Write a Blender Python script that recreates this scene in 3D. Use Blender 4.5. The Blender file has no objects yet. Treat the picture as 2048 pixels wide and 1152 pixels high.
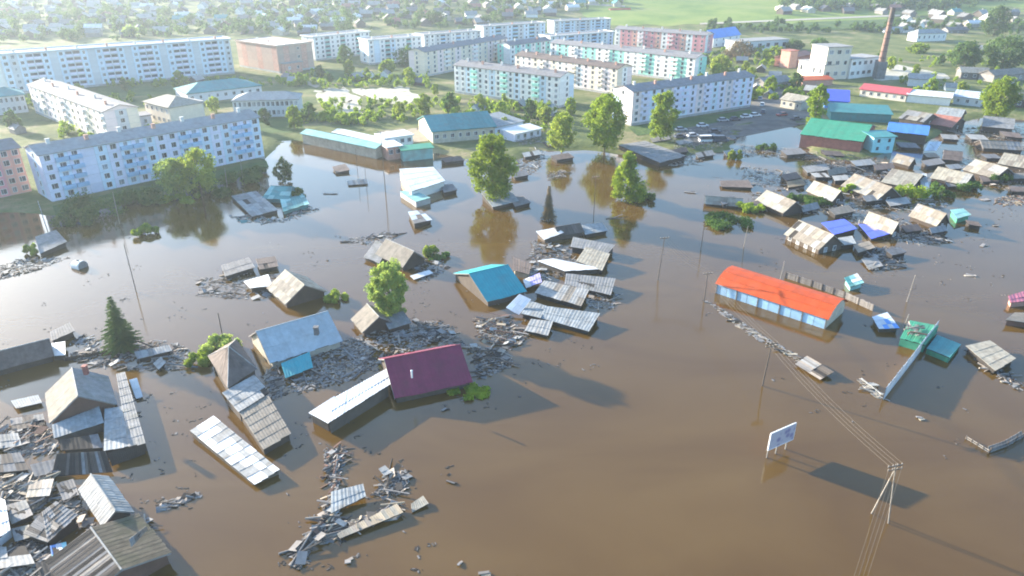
import bpy, math, random
import numpy as np
from mathutils import Vector, Matrix
R = math.radians
S = bpy.context.scene
COL = S.collection

# ------------------------------------------------------------------ camera
F, TH, H = 1409.0, R(25.7), 60.0          # focal length in photo pixels, pitch below the horizon, height over the water
cam = bpy.data.cameras.new('camera'); camo = bpy.data.objects.new('camera', cam); COL.objects.link(camo)
cam.sensor_width = 36.0; cam.lens = F / 2048 * 36.0; cam.clip_start = 1.0; cam.clip_end = 6000
camo.location = (0, 0, H); camo.rotation_euler = (math.pi / 2 - TH, 0, 0); S.camera = camo

# ------------------------------------------------------------------ sky, sun, exposure
SUN_AZ, SUN_EL = R(146), R(14)            # direction towards the sun: left and a little beyond
w = bpy.data.worlds.new('World'); S.world = w; w.use_nodes = True
nt = w.node_tree; nt.nodes.clear()
sky = nt.nodes.new('ShaderNodeTexSky'); sky.sky_type = 'NISHITA'; sky.sun_disc = False
sky.sun_elevation = SUN_EL; sky.sun_rotation = R(90) - SUN_AZ
sky.air_density = 1.25; sky.dust_density = 2.2; sky.ozone_density = 4.5; sky.altitude = 100
bg = nt.nodes.new('ShaderNodeBackground'); bg.inputs[1].default_value = 0.15
wo = nt.nodes.new('ShaderNodeOutputWorld')
nt.links.new(sky.outputs[0], bg.inputs[0]); nt.links.new(bg.outputs[0], wo.inputs[0])
sun = bpy.data.lights.new('sun', 'SUN'); suno = bpy.data.objects.new('sun', sun); COL.objects.link(suno)
sun.energy = 5.0; sun.angle = R(0.6); sun.color = (1.0, 0.90, 0.76)
SD = Vector((math.cos(SUN_AZ) * math.cos(SUN_EL), math.sin(SUN_AZ) * math.cos(SUN_EL), math.sin(SUN_EL)))
suno.rotation_euler = SD.to_track_quat('Z', 'Y').to_euler()
vs = S.view_settings; vs.view_transform = 'Standard'; vs.look = 'None'; vs.exposure = 1.98; vs.gamma = 1.0; vs.use_curve_mapping = False
S.cycles.volume_max_steps = 64; S.cycles.max_bounces = 6; S.cycles.volume_bounces = 0
S.cycles.filter_width = 1.9

# ------------------------------------------------------------------ survey helpers: picture point -> place on a level of height z
CT, ST = math.cos(TH), math.sin(TH)
def P(px, py, z=0.0):
    u = (px - 1024) / F; v = (576 - py) / F
    dz = -ST + v * CT; t = (z - H) / dz
    return Vector((u * t, (CT + v * ST) * t, z))
def Q(p):
    dz = p[2] - H; dep = p[1] * CT - dz * ST; up = p[1] * ST + dz * CT
    return 1024 + F * p[0] / dep, 576 - F * up / dep
def height_to(b, py):                      # how tall a thing at b is when its top reaches picture row py
    lo, hi = 0.1, 90.0
    for _ in range(40):
        m = (lo + hi) / 2
        if Q((b[0], b[1], b[2] + m))[1] > py: lo = m
        else: hi = m
    return lo
def ppm(b):                                # photo pixels per metre at b
    return F / (b[1] * CT - (b[2] - H) * ST)

GZ = 0.8                                   # level of the dry ground over the flood
SHX = [-4000, 0, 60, 110, 300, 430, 532, 546, 565, 620, 700, 760, 800, 870, 930, 1000, 1045, 1075, 1110, 1180, 1240, 1300, 1370, 1462, 1476, 1500, 1600, 1610, 1640, 1720, 1790, 1860, 1905, 1960, 2048, 6000]
SHY = [450, 425, 425, 434, 402, 374, 334, 300, 279, 284, 304, 318, 313, 305, 318, 330, 318, 300, 303, 300, 310, 318, 312, 302, 264, 256, 249, 300, 318, 322, 300, 282, 250, 236, 240, 240]
def terrain(x, y):
    x = np.asarray(x, float); y = np.asarray(y, float)
    dep = np.maximum(y * CT + H * ST, 20.0)
    px = 1024 + F * x / dep
    sy = np.interp(px, SHX, SHY)
    v = (576 - sy) / F
    ys = (CT + v * ST) * (-H / (-ST + v * CT))
    h = np.clip((y - ys) * 0.11, -1.6, GZ)
    h = np.where(y < 60, -1.6, h)
    far = np.maximum(y - 470, 0)
    rise = 0.00010 * np.minimum(far, 560) ** 2
    rise = rise * (1 + 0.25 * np.sin(x * 0.006 + 1.0)) + np.minimum(far / 200, 1) * (1.2 * np.sin(x * 0.021) * np.sin(y * 0.017) + 0.8 * np.sin(x * 0.05 + y * 0.04))
    return h + rise
def tz(x, y): return float(terrain(x, y))
def G(px, py, dz=0.0):                     # picture point -> place on the terrain
    u = (px - 1024) / F; v = (576 - py) / F
    d = Vector((u, CT + v * ST, -ST + v * CT)); o = Vector((0, 0, H))
    f = P(px, py, GZ) if d.z < -1e-3 else None
    if f and 0 < f.y < 465 and tz(f.x, f.y) > GZ - 0.02: f.z += dz; return f
    t = 60.0 if f and 0 < f.y < 465 else 440.0; step = 6.0
    while t < 1300:
        p = o + d * t
        if p.z < max(tz(p.x, p.y), 0.0): break
        t += step
    lo, hi = t - step, t
    for _ in range(16):
        m = (lo + hi) / 2; p = o + d * m
        if p.z < max(tz(p.x, p.y), 0.0): hi = m
        else: lo = m
    p = o + d * hi
    return Vector((p.x, p.y, max(tz(p.x, p.y), 0.0) + dz))

# ------------------------------------------------------------------ materials
MATS = {}
def M(name, col, rough=0.8, noise=0.22, scale=0.8, var=0.12, stain=None, stain_amt=0.35, metal=0.0, bump=0.0, spec=0.3, stripes=None):
    m = bpy.data.materials.new(name); m.use_nodes = True; MATS[name] = m
    t = m.node_tree; n = t.nodes; L = t.links; b = n['Principled BSDF']
    tc = n.new('ShaderNodeTexCoord'); oi = n.new('ShaderNodeObjectInfo')
    nz = n.new('ShaderNodeTexNoise'); nz.inputs['Scale'].default_value = scale; nz.inputs['Detail'].default_value = 7; nz.inputs['Roughness'].default_value = 0.65
    L.new(tc.outputs['Object'], nz.inputs['Vector'])
    rp = n.new('ShaderNodeValToRGB')
    rp.color_ramp.elements[0].position = 0.3; rp.color_ramp.elements[1].position = 0.7
    rp.color_ramp.elements[0].color = tuple(c * (1 - noise) for c in col) + (1,)
    rp.color_ramp.elements[1].color = tuple(min(c * (1 + noise), 0.9) for c in col) + (1,)
    L.new(nz.outputs[0], rp.inputs[0]); out = rp.outputs[0]
    if stain:
        n2 = n.new('ShaderNodeTexNoise'); n2.inputs['Scale'].default_value = scale * 0.45; n2.inputs['Detail'].default_value = 5
        mp = n.new('ShaderNodeMapping'); mp.inputs['Location'].default_value = (7, 3, 1)
        L.new(tc.outputs['Object'], mp.inputs[0]); L.new(mp.outputs[0], n2.inputs['Vector'])
        r2 = n.new('ShaderNodeValToRGB'); r2.color_ramp.elements[0].position = 0.5; r2.color_ramp.elements[1].position = 0.72
        r2.color_ramp.elements[1].color = (stain_amt,) * 3 + (1,)
        L.new(n2.outputs[0], r2.inputs[0])
        mx = n.new('ShaderNodeMix'); mx.data_type = 'RGBA'
        L.new(r2.outputs[0], mx.inputs[0]); L.new(out, mx.inputs[6]); mx.inputs[7].default_value = stain + (1,); out = mx.outputs[2]
    if stripes:                            # courses of boards or logs: (axis scale, depth)
        wv = n.new('ShaderNodeTexWave'); wv.bands_direction = 'Z'; wv.inputs['Scale'].default_value = stripes; wv.inputs['Distortion'].default_value = 0.6
        L.new(tc.outputs['Object'], wv.inputs['Vector'])
        bp = n.new('ShaderNodeBump'); bp.inputs['Strength'].default_value = 0.6; bp.inputs['Distance'].default_value = 0.06
        L.new(wv.outputs['Fac'], bp.inputs['Height']); L.new(bp.outputs[0], b.inputs['Normal'])
    elif bump:
        bp = n.new('ShaderNodeBump'); bp.inputs['Strength'].default_value = bump; bp.inputs['Distance'].default_value = 0.1
        L.new(nz.outputs[0], bp.inputs['Height']); L.new(bp.outputs[0], b.inputs['Normal'])
    hs = n.new('ShaderNodeHueSaturation'); mr = n.new('ShaderNodeMapRange')
    mr.inputs[3].default_value = 1 - var; mr.inputs[4].default_value = 1 + var
    L.new(oi.outputs['Random'], mr.inputs[0]); L.new(mr.outputs[0], hs.inputs['Value']); L.new(out, hs.inputs['Color'])
    L.new(hs.outputs[0], b.inputs['Base Color'])
    b.inputs['Roughness'].default_value = rough; b.inputs['Metallic'].default_value = metal
    b.inputs['Specular IOR Level'].default_value = spec
    return m
moss = (0.10, 0.10, 0.05); rust = (0.22, 0.10, 0.05); dirt = (0.16, 0.12, 0.08); soot = (0.05, 0.045, 0.04)
M('slate', (0.21, 0.21, 0.205), 0.85, 0.3, 1.1, 0.07, stain=moss); M('slate_dark', (0.15, 0.15, 0.15), 0.85, 0.3, 1.1, 0.07, stain=soot)
M('slate_pale', (0.29, 0.29, 0.275), 0.8, 0.3, 1.1, 0.07, stain=dirt); M('slate_blue', (0.255, 0.275, 0.275), 0.75, 0.3, 1.1, 0.07, stain=dirt)
M('slate_tan', (0.21, 0.185, 0.15), 0.85, 0.3, 1.1, 0.07, stain=dirt); M('slate_cream', (0.28, 0.26, 0.21), 0.8, 0.3, 1.1, 0.07, stain=dirt)
M('slate_brown', (0.13, 0.10, 0.085), 0.85, 0.3, 1.1, 0.07, stain=soot); M('slate_moss', (0.15, 0.12, 0.08), 0.9, 0.3, 1.1, 0.07, stain=moss, stain_amt=0.7)
M('roof_ice', (0.37, 0.42, 0.43), 0.7, 0.15, 1.1, 0.06, stain=dirt, stain_amt=0.2); M('white_sheet', (0.62, 0.62, 0.60), 0.6, 0.10, var=0.05, stain=(0.4, 0.38, 0.34)); M('zinc', (0.46, 0.52, 0.57), 0.5, 0.14, stain=rust, stain_amt=0.2, spec=0.5)
M('maroon', (0.185, 0.022, 0.055), 0.5, 0.14, var=0.08, spec=0.4, stain=(0.11, 0.045, 0.045), stain_amt=0.4); M('turquoise', (0.003, 0.27, 0.30), 0.5, 0.12, var=0.07, spec=0.4, stain=(0.08, 0.20, 0.20), stain_amt=0.4)
M('orange', (0.46, 0.070, 0.013), 0.55, 0.12, var=0.06, stain=(0.30, 0.07, 0.03), stain_amt=0.5); M('green_roof', (0.045, 0.26, 0.15), 0.55, 0.12, var=0.05, stain=dirt, stain_amt=0.2)
M('teal', (0.05, 0.22, 0.22), 0.6, 0.15, stain=dirt, stain_amt=0.25); M('teal_pale', (0.20, 0.42, 0.40), 0.6, 0.15, stain=dirt)
M('blue', (0.07, 0.11, 0.55), 0.5, 0.1, var=0.05); M('blue_sky', (0.09, 0.26, 0.60), 0.5, 0.12, var=0.05); M('violet', (0.38, 0.34, 0.58), 0.6)
M('red_roof', (0.42, 0.08, 0.09), 0.6, 0.12, stain=dirt); M('red_brown', (0.34, 0.14, 0.10), 0.7, 0.15, stain=dirt); M('pink_roof', (0.50, 0.16, 0.20), 0.6)
M('wood_dark', (0.035, 0.030, 0.026), 0.9); M('wood', (0.10, 0.083, 0.068), 0.9, var=0.3); M('wood_grey', (0.21, 0.195, 0.18), 0.9, var=0.3)
M('wood_pale', (0.34, 0.29, 0.235), 0.85, var=0.25); M('wood_fresh', (0.36, 0.29, 0.20), 0.8, var=0.25); M('wood_red', (0.13, 0.07, 0.05), 0.85, var=0.25)
M('log_wall', (0.065, 0.05, 0.04), 0.9, stripes=1.4); M('board_wall', (0.10, 0.08, 0.064), 0.9, stripes=1.6); M('pale_wall', (0.42, 0.39, 0.31), 0.8, stain=dirt)
M('blue_wall', (0.30, 0.50, 0.68), 0.7, 0.1, stain=dirt, stain_amt=0.2); M('cyan_wall', (0.28, 0.60, 0.64), 0.7, 0.1); M('green_wall', (0.05, 0.24, 0.15), 0.7)
M('brick_red', (0.34, 0.13, 0.10), 0.85, stripes=3.0); M('brick_dark', (0.22, 0.13, 0.10), 0.85); M('rubbish', (0.19, 0.19, 0.185), 0.9, 0.3, var=0.1); M('brick_pink', (0.46, 0.26, 0.20), 0.85); M('concrete', (0.40, 0.40, 0.39), 0.85, stain=dirt)
M('concrete_pale', (0.62, 0.61, 0.57), 0.8, 0.1, stain=(0.4, 0.38, 0.33)); M('plaster_white', (0.76, 0.75, 0.72), 0.8, 0.07, var=0.05, stain=(0.5, 0.48, 0.44), stain_amt=0.25)
M('plaster_lilac', (0.66, 0.65, 0.75), 0.8, 0.07, var=0.06); M('plaster_blue', (0.57, 0.67, 0.75), 0.8, 0.07, var=0.06); M('plaster_grey', (0.52, 0.54, 0.55), 0.8, 0.08, var=0.07)
M('plaster_cream', (0.68, 0.60, 0.48), 0.8, 0.08, var=0.06); M('plaster_pink', (0.62, 0.32, 0.26), 0.8, 0.07, var=0.05); M('plaster_mint', (0.32, 0.66, 0.54), 0.8, 0.07, var=0.05)
M('plaster_rose', (0.62, 0.26, 0.28), 0.8, 0.07, var=0.05); M('plaster_pale_pink', (0.74, 0.62, 0.60), 0.8, 0.06, var=0.05); M('plaster_brown', (0.44, 0.31, 0.25), 0.85, 0.1)
M('roof_felt', (0.19, 0.19, 0.195), 0.9, stain=dirt); M('roof_felt_pale', (0.27, 0.275, 0.27), 0.9, stain=dirt)
M('glass', (0.035, 0.045, 0.06), 0.15, 0.3, var=0.6, spec=0.5); M('frame_white', (0.72, 0.72, 0.70), 0.6); M('glass_light', (0.20, 0.22, 0.24), 0.3, 0.3, var=0.5, spec=0.4); M('insulator', (0.25, 0.23, 0.2), 0.5); M('black', (0.02, 0.02, 0.02), 0.6)
M('asphalt', (0.13, 0.122, 0.112), 0.9, 0.3, 0.25, stain=(0.24, 0.20, 0.14), stain_amt=0.7); M('sand', (0.34, 0.29, 0.21), 0.95, stain=(0.30, 0.25, 0.18)); M('pale_yard', (0.42, 0.39, 0.31), 0.95, 0.35, 0.35, stain=(0.16, 0.16, 0.08), stain_amt=0.7)
M('kerb_dust', (0.36, 0.32, 0.26), 0.95); M('bark', (0.11, 0.085, 0.06), 0.95); M('pole_wood', (0.10, 0.085, 0.07), 0.9); M('pole_pale', (0.27, 0.245, 0.21), 0.85)
M('wire', (0.09, 0.072, 0.05), 0.6); M('tyre', (0.03, 0.03, 0.03), 0.9); M('car_white', (0.74, 0.74, 0.74), 0.3, 0.02, spec=0.5); M('car_dark', (0.06, 0.07, 0.10), 0.3, 0.05, spec=0.5)
M('car_silver', (0.42, 0.44, 0.46), 0.35, 0.03, spec=0.5); M('car_red', (0.35, 0.05, 0.04), 0.35, 0.03, spec=0.5)

def leafmat(name, col, tr=0.45):
    m = bpy.data.materials.new(name); m.use_nodes = True; MATS[name] = m
    t = m.node_tree; n = t.nodes; L = t.links; n.remove(n['Principled BSDF'])
    tc = n.new('ShaderNodeTexCoord'); nz = n.new('ShaderNodeTexNoise'); nz.inputs['Scale'].default_value = 0.7; nz.inputs['Detail'].default_value = 4
    L.new(tc.outputs['Object'], nz.inputs['Vector'])
    wn = n.new('ShaderNodeTexWhiteNoise'); L.new(tc.outputs['Object'], wn.inputs['Vector'])
    rp = n.new('ShaderNodeValToRGB'); rp.color_ramp.elements[0].position = 0.32; rp.color_ramp.elements[1].position = 0.68
    rp.color_ramp.elements[0].color = (col[0] * 0.6, col[1] * 0.72, col[2] * 0.8, 1); rp.color_ramp.elements[1].color = (col[0] * 1.35, col[1] * 1.2, col[2], 1)
    L.new(nz.outputs[0], rp.inputs[0])
    oi = n.new('ShaderNodeObjectInfo'); hs = n.new('ShaderNodeHueSaturation'); mr = n.new('ShaderNodeMapRange'); mr.inputs[3].default_value = 0.8; mr.inputs[4].default_value = 1.2
    L.new(oi.outputs['Random'], mr.inputs[0]); L.new(mr.outputs[0], hs.inputs['Value']); L.new(rp.outputs[0], hs.inputs['Color'])
    d = n.new('ShaderNodeBsdfDiffuse'); tl = n.new('ShaderNodeBsdfTranslucent'); mx = n.new('ShaderNodeMixShader'); mx.inputs[0].default_value = tr
    L.new(hs.outputs[0], d.inputs[0]); L.new(hs.outputs[0], tl.inputs[0]); L.new(d.outputs[0], mx.inputs[1]); L.new(tl.outputs[0], mx.inputs[2])
    L.new(mx.outputs[0], n['Material Output'].inputs[0])
leafmat('leaf_bright', (0.30, 0.38, 0.06), .5); leafmat('leaf_mid', (0.25, 0.35, 0.04), .5); leafmat('leaf_dark', (0.10, 0.18, 0.045)); leafmat('leaf_spruce', (0.09, 0.15, 0.05), 0.35)
leafmat('leaf_far', (0.09, 0.15, 0.045)); leafmat('leaf_yellow', (0.27, 0.36, 0.09), .5); leafmat('leaf_dry', (0.17, 0.13, 0.07), 0.2)

# water: brown, silty, gently rippled
m = bpy.data.materials.new('flood_water'); m.use_nodes = True; MATS['water'] = m
t = m.node_tree; n = t.nodes; L = t.links; b = n['Principled BSDF']
tc = n.new('ShaderNodeTexCoord'); nz = n.new('ShaderNodeTexNoise'); nz.inputs['Scale'].default_value = 0.03; nz.inputs['Detail'].default_value = 8; nz.inputs['Distortion'].default_value = 1.5
mp = n.new('ShaderNodeMapping'); mp.inputs['Scale'].default_value = (0.6, 1.6, 1); mp.inputs['Rotation'].default_value = (0, 0, R(20))
L.new(tc.outputs['Object'], mp.inputs[0]); L.new(mp.outputs[0], nz.inputs['Vector'])
rp = n.new('ShaderNodeValToRGB'); rp.color_ramp.elements[0].position = 0.3; rp.color_ramp.elements[1].position = 0.75
rp.color_ramp.elements[0].color = (0.086, 0.044, 0.007, 1); rp.color_ramp.elements[1].color = (0.120, 0.068, 0.016, 1)
L.new(nz.outputs[0], rp.inputs[0]); L.new(rp.outputs[0], b.inputs['Base Color'])
rr_ = n.new('ShaderNodeMapRange'); rr_.inputs[1].default_value = 0.35; rr_.inputs[2].default_value = 0.65; rr_.inputs[3].default_value = 0.035; rr_.inputs[4].default_value = 0.13
n9 = n.new('ShaderNodeTexNoise'); n9.inputs['Scale'].default_value = 0.035; n9.inputs['Detail'].default_value = 6; n9.inputs['Distortion'].default_value = 1.2; L.new(mp.outputs[0], n9.inputs['Vector']); L.new(n9.outputs[0], rr_.inputs[0]); L.new(rr_.outputs[0], b.inputs['Roughness'])
b.inputs['IOR'].default_value = 1.52
n2 = n.new('ShaderNodeTexNoise'); n2.inputs['Scale'].default_value = 0.8; n2.inputs['Detail'].default_value = 5
mp2 = n.new('ShaderNodeMapping'); mp2.inputs['Scale'].default_value = (0.7, 1.4, 1); mp2.inputs['Rotation'].default_value = (0, 0, R(25))
L.new(tc.outputs['Object'], mp2.inputs[0]); L.new(mp2.outputs[0], n2.inputs['Vector'])
bp = n.new('ShaderNodeBump'); bp.inputs['Strength'].default_value = 0.10; bp.inputs['Distance'].default_value = 0.12
L.new(n2.outputs[0], bp.inputs['Height']); L.new(bp.outputs[0], b.inputs['Normal'])

# ground: grass, dirt, trodden earth
def groundmat(name, c1, c2, c3, sc=0.06):
    m = bpy.data.materials.new(name); m.use_nodes = True; MATS[name] = m
    t = m.node_tree; n = t.nodes; L = t.links; b = n['Principled BSDF']
    tc = n.new('ShaderNodeTexCoord'); a = n.new('ShaderNodeTexNoise'); a.inputs['Scale'].default_value = sc; a.inputs['Detail'].default_value = 9; a.inputs['Roughness'].default_value = 0.7
    L.new(tc.outputs['Object'], a.inputs['Vector'])
    rp = n.new('ShaderNodeValToRGB'); e = rp.color_ramp.elements; e[0].position = 0.36; e[0].color = c1 + (1,); e[1].position = 0.52; e[1].color = c2 + (1,)
    x = e.new(0.66); x.color = c3 + (1,)
    L.new(a.outputs[0], rp.inputs[0]); L.new(rp.outputs[0], b.inputs['Base Color']); b.inputs['Roughness'].default_value = 0.95; b.inputs['Specular IOR Level'].default_value = 0.1
    n3 = n.new('ShaderNodeTexNoise'); n3.inputs['Scale'].default_value = 0.9; n3.inputs['Detail'].default_value = 6; L.new(tc.outputs['Object'], n3.inputs['Vector'])
    bp = n.new('ShaderNodeBump'); bp.inputs['Strength'].default_value = 0.7; bp.inputs['Distance'].default_value = 0.5
    L.new(n3.outputs[0], bp.inputs['Height']); L.new(bp.outputs[0], b.inputs['Normal'])
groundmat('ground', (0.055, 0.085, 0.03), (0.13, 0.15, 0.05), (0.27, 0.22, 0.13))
groundmat('meadow', (0.10, 0.17, 0.035), (0.17, 0.23, 0.05), (0.22, 0.25, 0.07), 0.02)
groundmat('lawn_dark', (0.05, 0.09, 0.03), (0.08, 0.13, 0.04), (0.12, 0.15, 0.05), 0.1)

# ------------------------------------------------------------------ mesh helpers
class MB:
    def __init__(s): s.v = []; s.f = []; s.m = []
    def poly(s, pts, mi=0):
        k = len(s.v); s.v += [tuple(p) for p in pts]; s.f.append(tuple(range(k, k + len(pts)))); s.m.append(mi)
    def prism(s, top, bot, mi=0, side=None):
        n = len(top); k = len(s.v); s.v += [tuple(p) for p in top] + [tuple(p) for p in bot]
        s.f.append(tuple(range(k, k + n))); s.m.append(mi); s.f.append(tuple(range(k + 2 * n - 1, k + n - 1, -1))); s.m.append(mi)
        for i in range(n):
            j = (i + 1) % n; s.f.append((k + i, k + n + i, k + n + j, k + j)); s.m.append(mi if side is None else side)
    def box(s, c, u, v, w, mi=0):
        c, u, v, w = Vector(c), Vector(u) / 2, Vector(v) / 2, Vector(w) / 2
        s.prism([c - u - v + w, c + u - v + w, c + u + v + w, c - u + v + w], [c - u - v - w, c + u - v - w, c + u + v - w, c - u + v - w], mi)
    def tube(s, pts, rad, n=6, mi=0):
        pts = [Vector(p) for p in pts]; k = len(s.v)
        for i, p in enumerate(pts):
            d = (pts[min(i + 1, len(pts) - 1)] - pts[max(i - 1, 0)]).normalized()
            a = d.cross(Vector((0, 0, 1)));
            if a.length < 0.05: a = Vector((1, 0, 0))
            a.normalize(); bb = d.cross(a); r = rad[i] if hasattr(rad, '__len__') else rad
            for j in range(n):
                q = 2 * math.pi * j / n; s.v.append(tuple(p + a * (r * math.cos(q)) + bb * (r * math.sin(q))))
        for i in range(len(pts) - 1):
            for j in range(n):
                j2 = (j + 1) % n; s.f.append((k + i * n + j, k + i * n + j2, k + (i + 1) * n + j2, k + (i + 1) * n + j)); s.m.append(mi)
        s.f.append(tuple(range(k + n - 1, k - 1, -1))); s.m.append(mi); e = k + (len(pts) - 1) * n; s.f.append(tuple(range(e, e + n))); s.m.append(mi)
    def mesh(s, name, mats, base=(0, 0, 0)):
        me = bpy.data.meshes.new(name); bx, by, bz = base
        me.from_pydata([(x - bx, y - by, z - bz) for x, y, z in s.v], [], s.f)
        for q in mats: me.materials.append(MATS[q])
        if len(mats) > 1: me.polygons.foreach_set('material_index', s.m)
        return me
    def build(s, name, mats, parent=None, base=(0, 0, 0)):
        if isinstance(mats, str): mats = [mats]
        return inst(s.mesh(name, mats, base), name, parent, None if parent else base)
def inst(me, name, parent=None, loc=None, mat=None):
    o = bpy.data.objects.new(name, me); COL.objects.link(o)
    if parent: o.parent = parent
    if loc is not None: o.location = loc
    if mat is not None: o.matrix_local = mat
    return o
LABELS = {}
def tag(o, label, cat, group=None):
    if label in LABELS and not group: print('DUPLICATE LABEL', label)
    LABELS[label] = 1
    o['label'] = label; o['category'] = cat; o['kind'] = 'thing'
    if group: o['group'] = group
    return o
def thing(name, label, cat, base, group=None):
    o = bpy.data.objects.new(name, None); o.empty_display_size = 0.5; COL.objects.link(o); o.location = base
    return tag(o, label, cat, group)
def structure(o): o['kind'] = 'structure'; return o
def lerp(a, b, t): return a + (b - a) * t
rng = random.Random(11)

# ------------------------------------------------------------------ terrain and water
xs = np.concatenate([np.arange(-1600, -360, 40), np.arange(-360, 361, 4), np.arange(400, 1601, 40)])
ys = np.concatenate([np.arange(-200, 140, 20), np.arange(140, 430, 3), np.arange(430, 900, 9), np.arange(900, 1400, 50)])
X, Y = np.meshgrid(xs, ys); Z = terrain(X, Y)
nx, ny = len(xs), len(ys)
me = bpy.data.meshes.new('ground'); idx = np.arange(nx * ny).reshape(ny, nx)
me.from_pydata(np.stack([X.ravel(), Y.ravel(), Z.ravel()], 1).tolist(), [], np.stack([idx[:-1, :-1].ravel(), idx[:-1, 1:].ravel(), idx[1:, 1:].ravel(), idx[1:, :-1].ravel()], 1).tolist())
me.polygons.foreach_set('use_smooth', [True] * len(me.polygons)); me.materials.append(MATS['ground'])
structure(inst(me, 'ground'))
mb = MB(); mb.poly([(-1600, -400, 0), (1600, -400, 0), (1600, 700, 0), (-1600, 700, 0)]); structure(mb.build('water', 'water'))
def patch(name, c, mat, n=10, m=6, dz=0.06, jag=0.0):       # a sheet laid over the terrain
    g = np.random.default_rng(len(name) + int(c[0][0]))
    V = []; 
    for j in range(m + 1):
        for i in range(n + 1):
            a, b_ = i / n, j / m
            x = lerp(lerp(c[0][0], c[1][0], a), lerp(c[3][0], c[2][0], a), b_); y = lerp(lerp(c[0][1], c[1][1], a), lerp(c[3][1], c[2][1], a), b_)
            if jag and (i in (0, n) or j in (0, m)): x += g.normal() * jag; y += g.normal() * jag * 0.4
            p = G(x, y, dz); V.append(tuple(p))
    Fc = [(j * (n + 1) + i, j * (n + 1) + i + 1, (j + 1) * (n + 1) + i + 1, (j + 1) * (n + 1) + i) for j in range(m) for i in range(n)]
    me = bpy.data.meshes.new(name); me.from_pydata(V, [], Fc); me.materials.append(MATS[mat])
    return structure(inst(me, name))
patch('meadow', [(1130, -8), (1800, -12), (1770, 44), (1190, 52)], 'meadow', 40, 16, 0.25, 4)
patch('meadow', [(1830, 10), (2200, -8), (2200, 16), (1840, 34)], 'meadow', 24, 8, 0.3, 3)
patch('path', [(1060, 0), (1250, 12), (1250, 15), (1060, 4)], 'kerb_dust', 12, 2, 0.4)
patch('path', [(1400, 47), (1800, 30), (1800, 33), (1400, 50)], 'kerb_dust', 24, 2, 0.45)
patch('lawn', [(1410, 52), (1800, 38), (1790, 60), (1440, 60)], 'lawn_dark', 20, 5, 0.3)
patch('yard', [(1760, 122), (1890, 148), (1900, 158), (1750, 160)], 'pale_yard', 10, 5, 0.08, 2)
patch('yard', [(705, 180), (800, 175), (858, 195), (775, 213)], 'pale_yard', 12, 8, 0.08, 5)
patch('yard', [(630, 182), (690, 172), (722, 208), (655, 225)], 'pale_yard', 10, 8, 0.09, 6)
patch('yard', [(655, 205), (715, 200), (722, 235), (680, 246)], 'pale_yard', 10, 8, 0.10, 6)
patch('road', [(1340, 246), (1520, 210), (1650, 240), (1390, 292)], 'asphalt', 20, 10, 0.05)
patch('road', [(1500, 212), (1532, 150), (1560, 152), (1650, 240)], 'asphalt', 10, 10, 0.055)
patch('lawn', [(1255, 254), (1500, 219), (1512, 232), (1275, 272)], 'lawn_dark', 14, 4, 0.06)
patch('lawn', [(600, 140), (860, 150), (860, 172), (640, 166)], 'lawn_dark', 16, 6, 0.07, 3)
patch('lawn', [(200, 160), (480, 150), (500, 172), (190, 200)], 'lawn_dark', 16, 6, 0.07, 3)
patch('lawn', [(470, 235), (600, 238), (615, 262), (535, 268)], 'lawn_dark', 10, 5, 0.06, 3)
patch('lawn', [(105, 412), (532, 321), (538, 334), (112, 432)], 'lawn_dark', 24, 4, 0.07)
patch('path', [(560, 140), (640, 172), (632, 176), (548, 144)], 'sand', 10, 2, 0.08)
patch('yard', [(760, 262), (850, 255), (862, 282), (770, 290)], 'sand', 10, 5, 0.06, 3)
# ------------------------------------------------------------------ builders
UP = Vector((0, 0, 1))
def sheets(parent, base, A, B, C, D, mat, nu=0, nv=0, drop=0.0, r=None, name='roof_sheet', wob=0.02, ribs=True):
    """lay separate roofing sheets over the slope A B C D (A-B top edge, D-C bottom edge)"""
    r = r or rng
    U = (B - A).length; V = (D - A).length
    if not nu: nu = max(2, round(U / 1.25))
    if not nv: nv = max(1, round(V / 1.9))
    N = (B - A).cross(D - A).normalized()
    if N.z < 0: N = -N
    for j in range(nv):
        for i in range(nu):
            if r.random() < drop: continue
            u0, u1 = i / nu, min((i + 1) / nu + 0.10 / nu, 1.004); v0, v1 = j / nv, (j + 1) / nv + (0.10 / nv if nv > 1 else 0)
            if j == nv - 1: v1 = 1 + r.uniform(-0.01, 0.02)
            def at(u, v): return lerp(lerp(A, B, u), lerp(D, C, u), v)
            k = 0.035 + 0.012 * (i % 2) + (nv - 1 - j) * 0.0
            w0, w1 = r.uniform(-wob, wob), r.uniform(-wob, wob)
            ns = 5 if ribs else 1; top = []
            for q in range(ns + 1):
                uu = lerp(u0, u1, q / ns); z = (0.028 if q % 2 else 0.0) if ribs else 0
                top.append((at(uu, v0) + N * (k + z), at(uu, v1) + N * (k + z + 0.05 + lerp(w0, w1, q / ns))))
            mb = MB(); vv = [p for t_ in top for p in t_]; n2 = len(vv)
            bl = [at(u0, v0) + N * (k - 0.02), at(u0, v1) + N * (k + 0.03 + w0), at(u1, v1) + N * (k + 0.03 + w1), at(u1, v0) + N * (k - 0.02)]
            mb.v = [tuple(p) for p in vv + bl]
            for q in range(ns): mb.f.append((2 * q, 2 * q + 1, 2 * q + 3, 2 * q + 2))
            mb.f.append((n2 + 3, n2 + 2, n2 + 1, n2)); mb.f.append(tuple(range(n2 - 2, -1, -2)) + (n2, n2 + 3)); mb.f.append(tuple(range(1, n2, 2)) + (n2 + 2, n2 + 1))
            mb.f.append((0, n2, n2 + 1, 1)); mb.f.append((n2 - 2, n2 - 1, n2 + 2, n2 + 3)); mb.m = [0] * len(mb.f)
            mb.build(name, mat if isinstance(mat, str) else r.choice(mat), parent, base)
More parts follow.
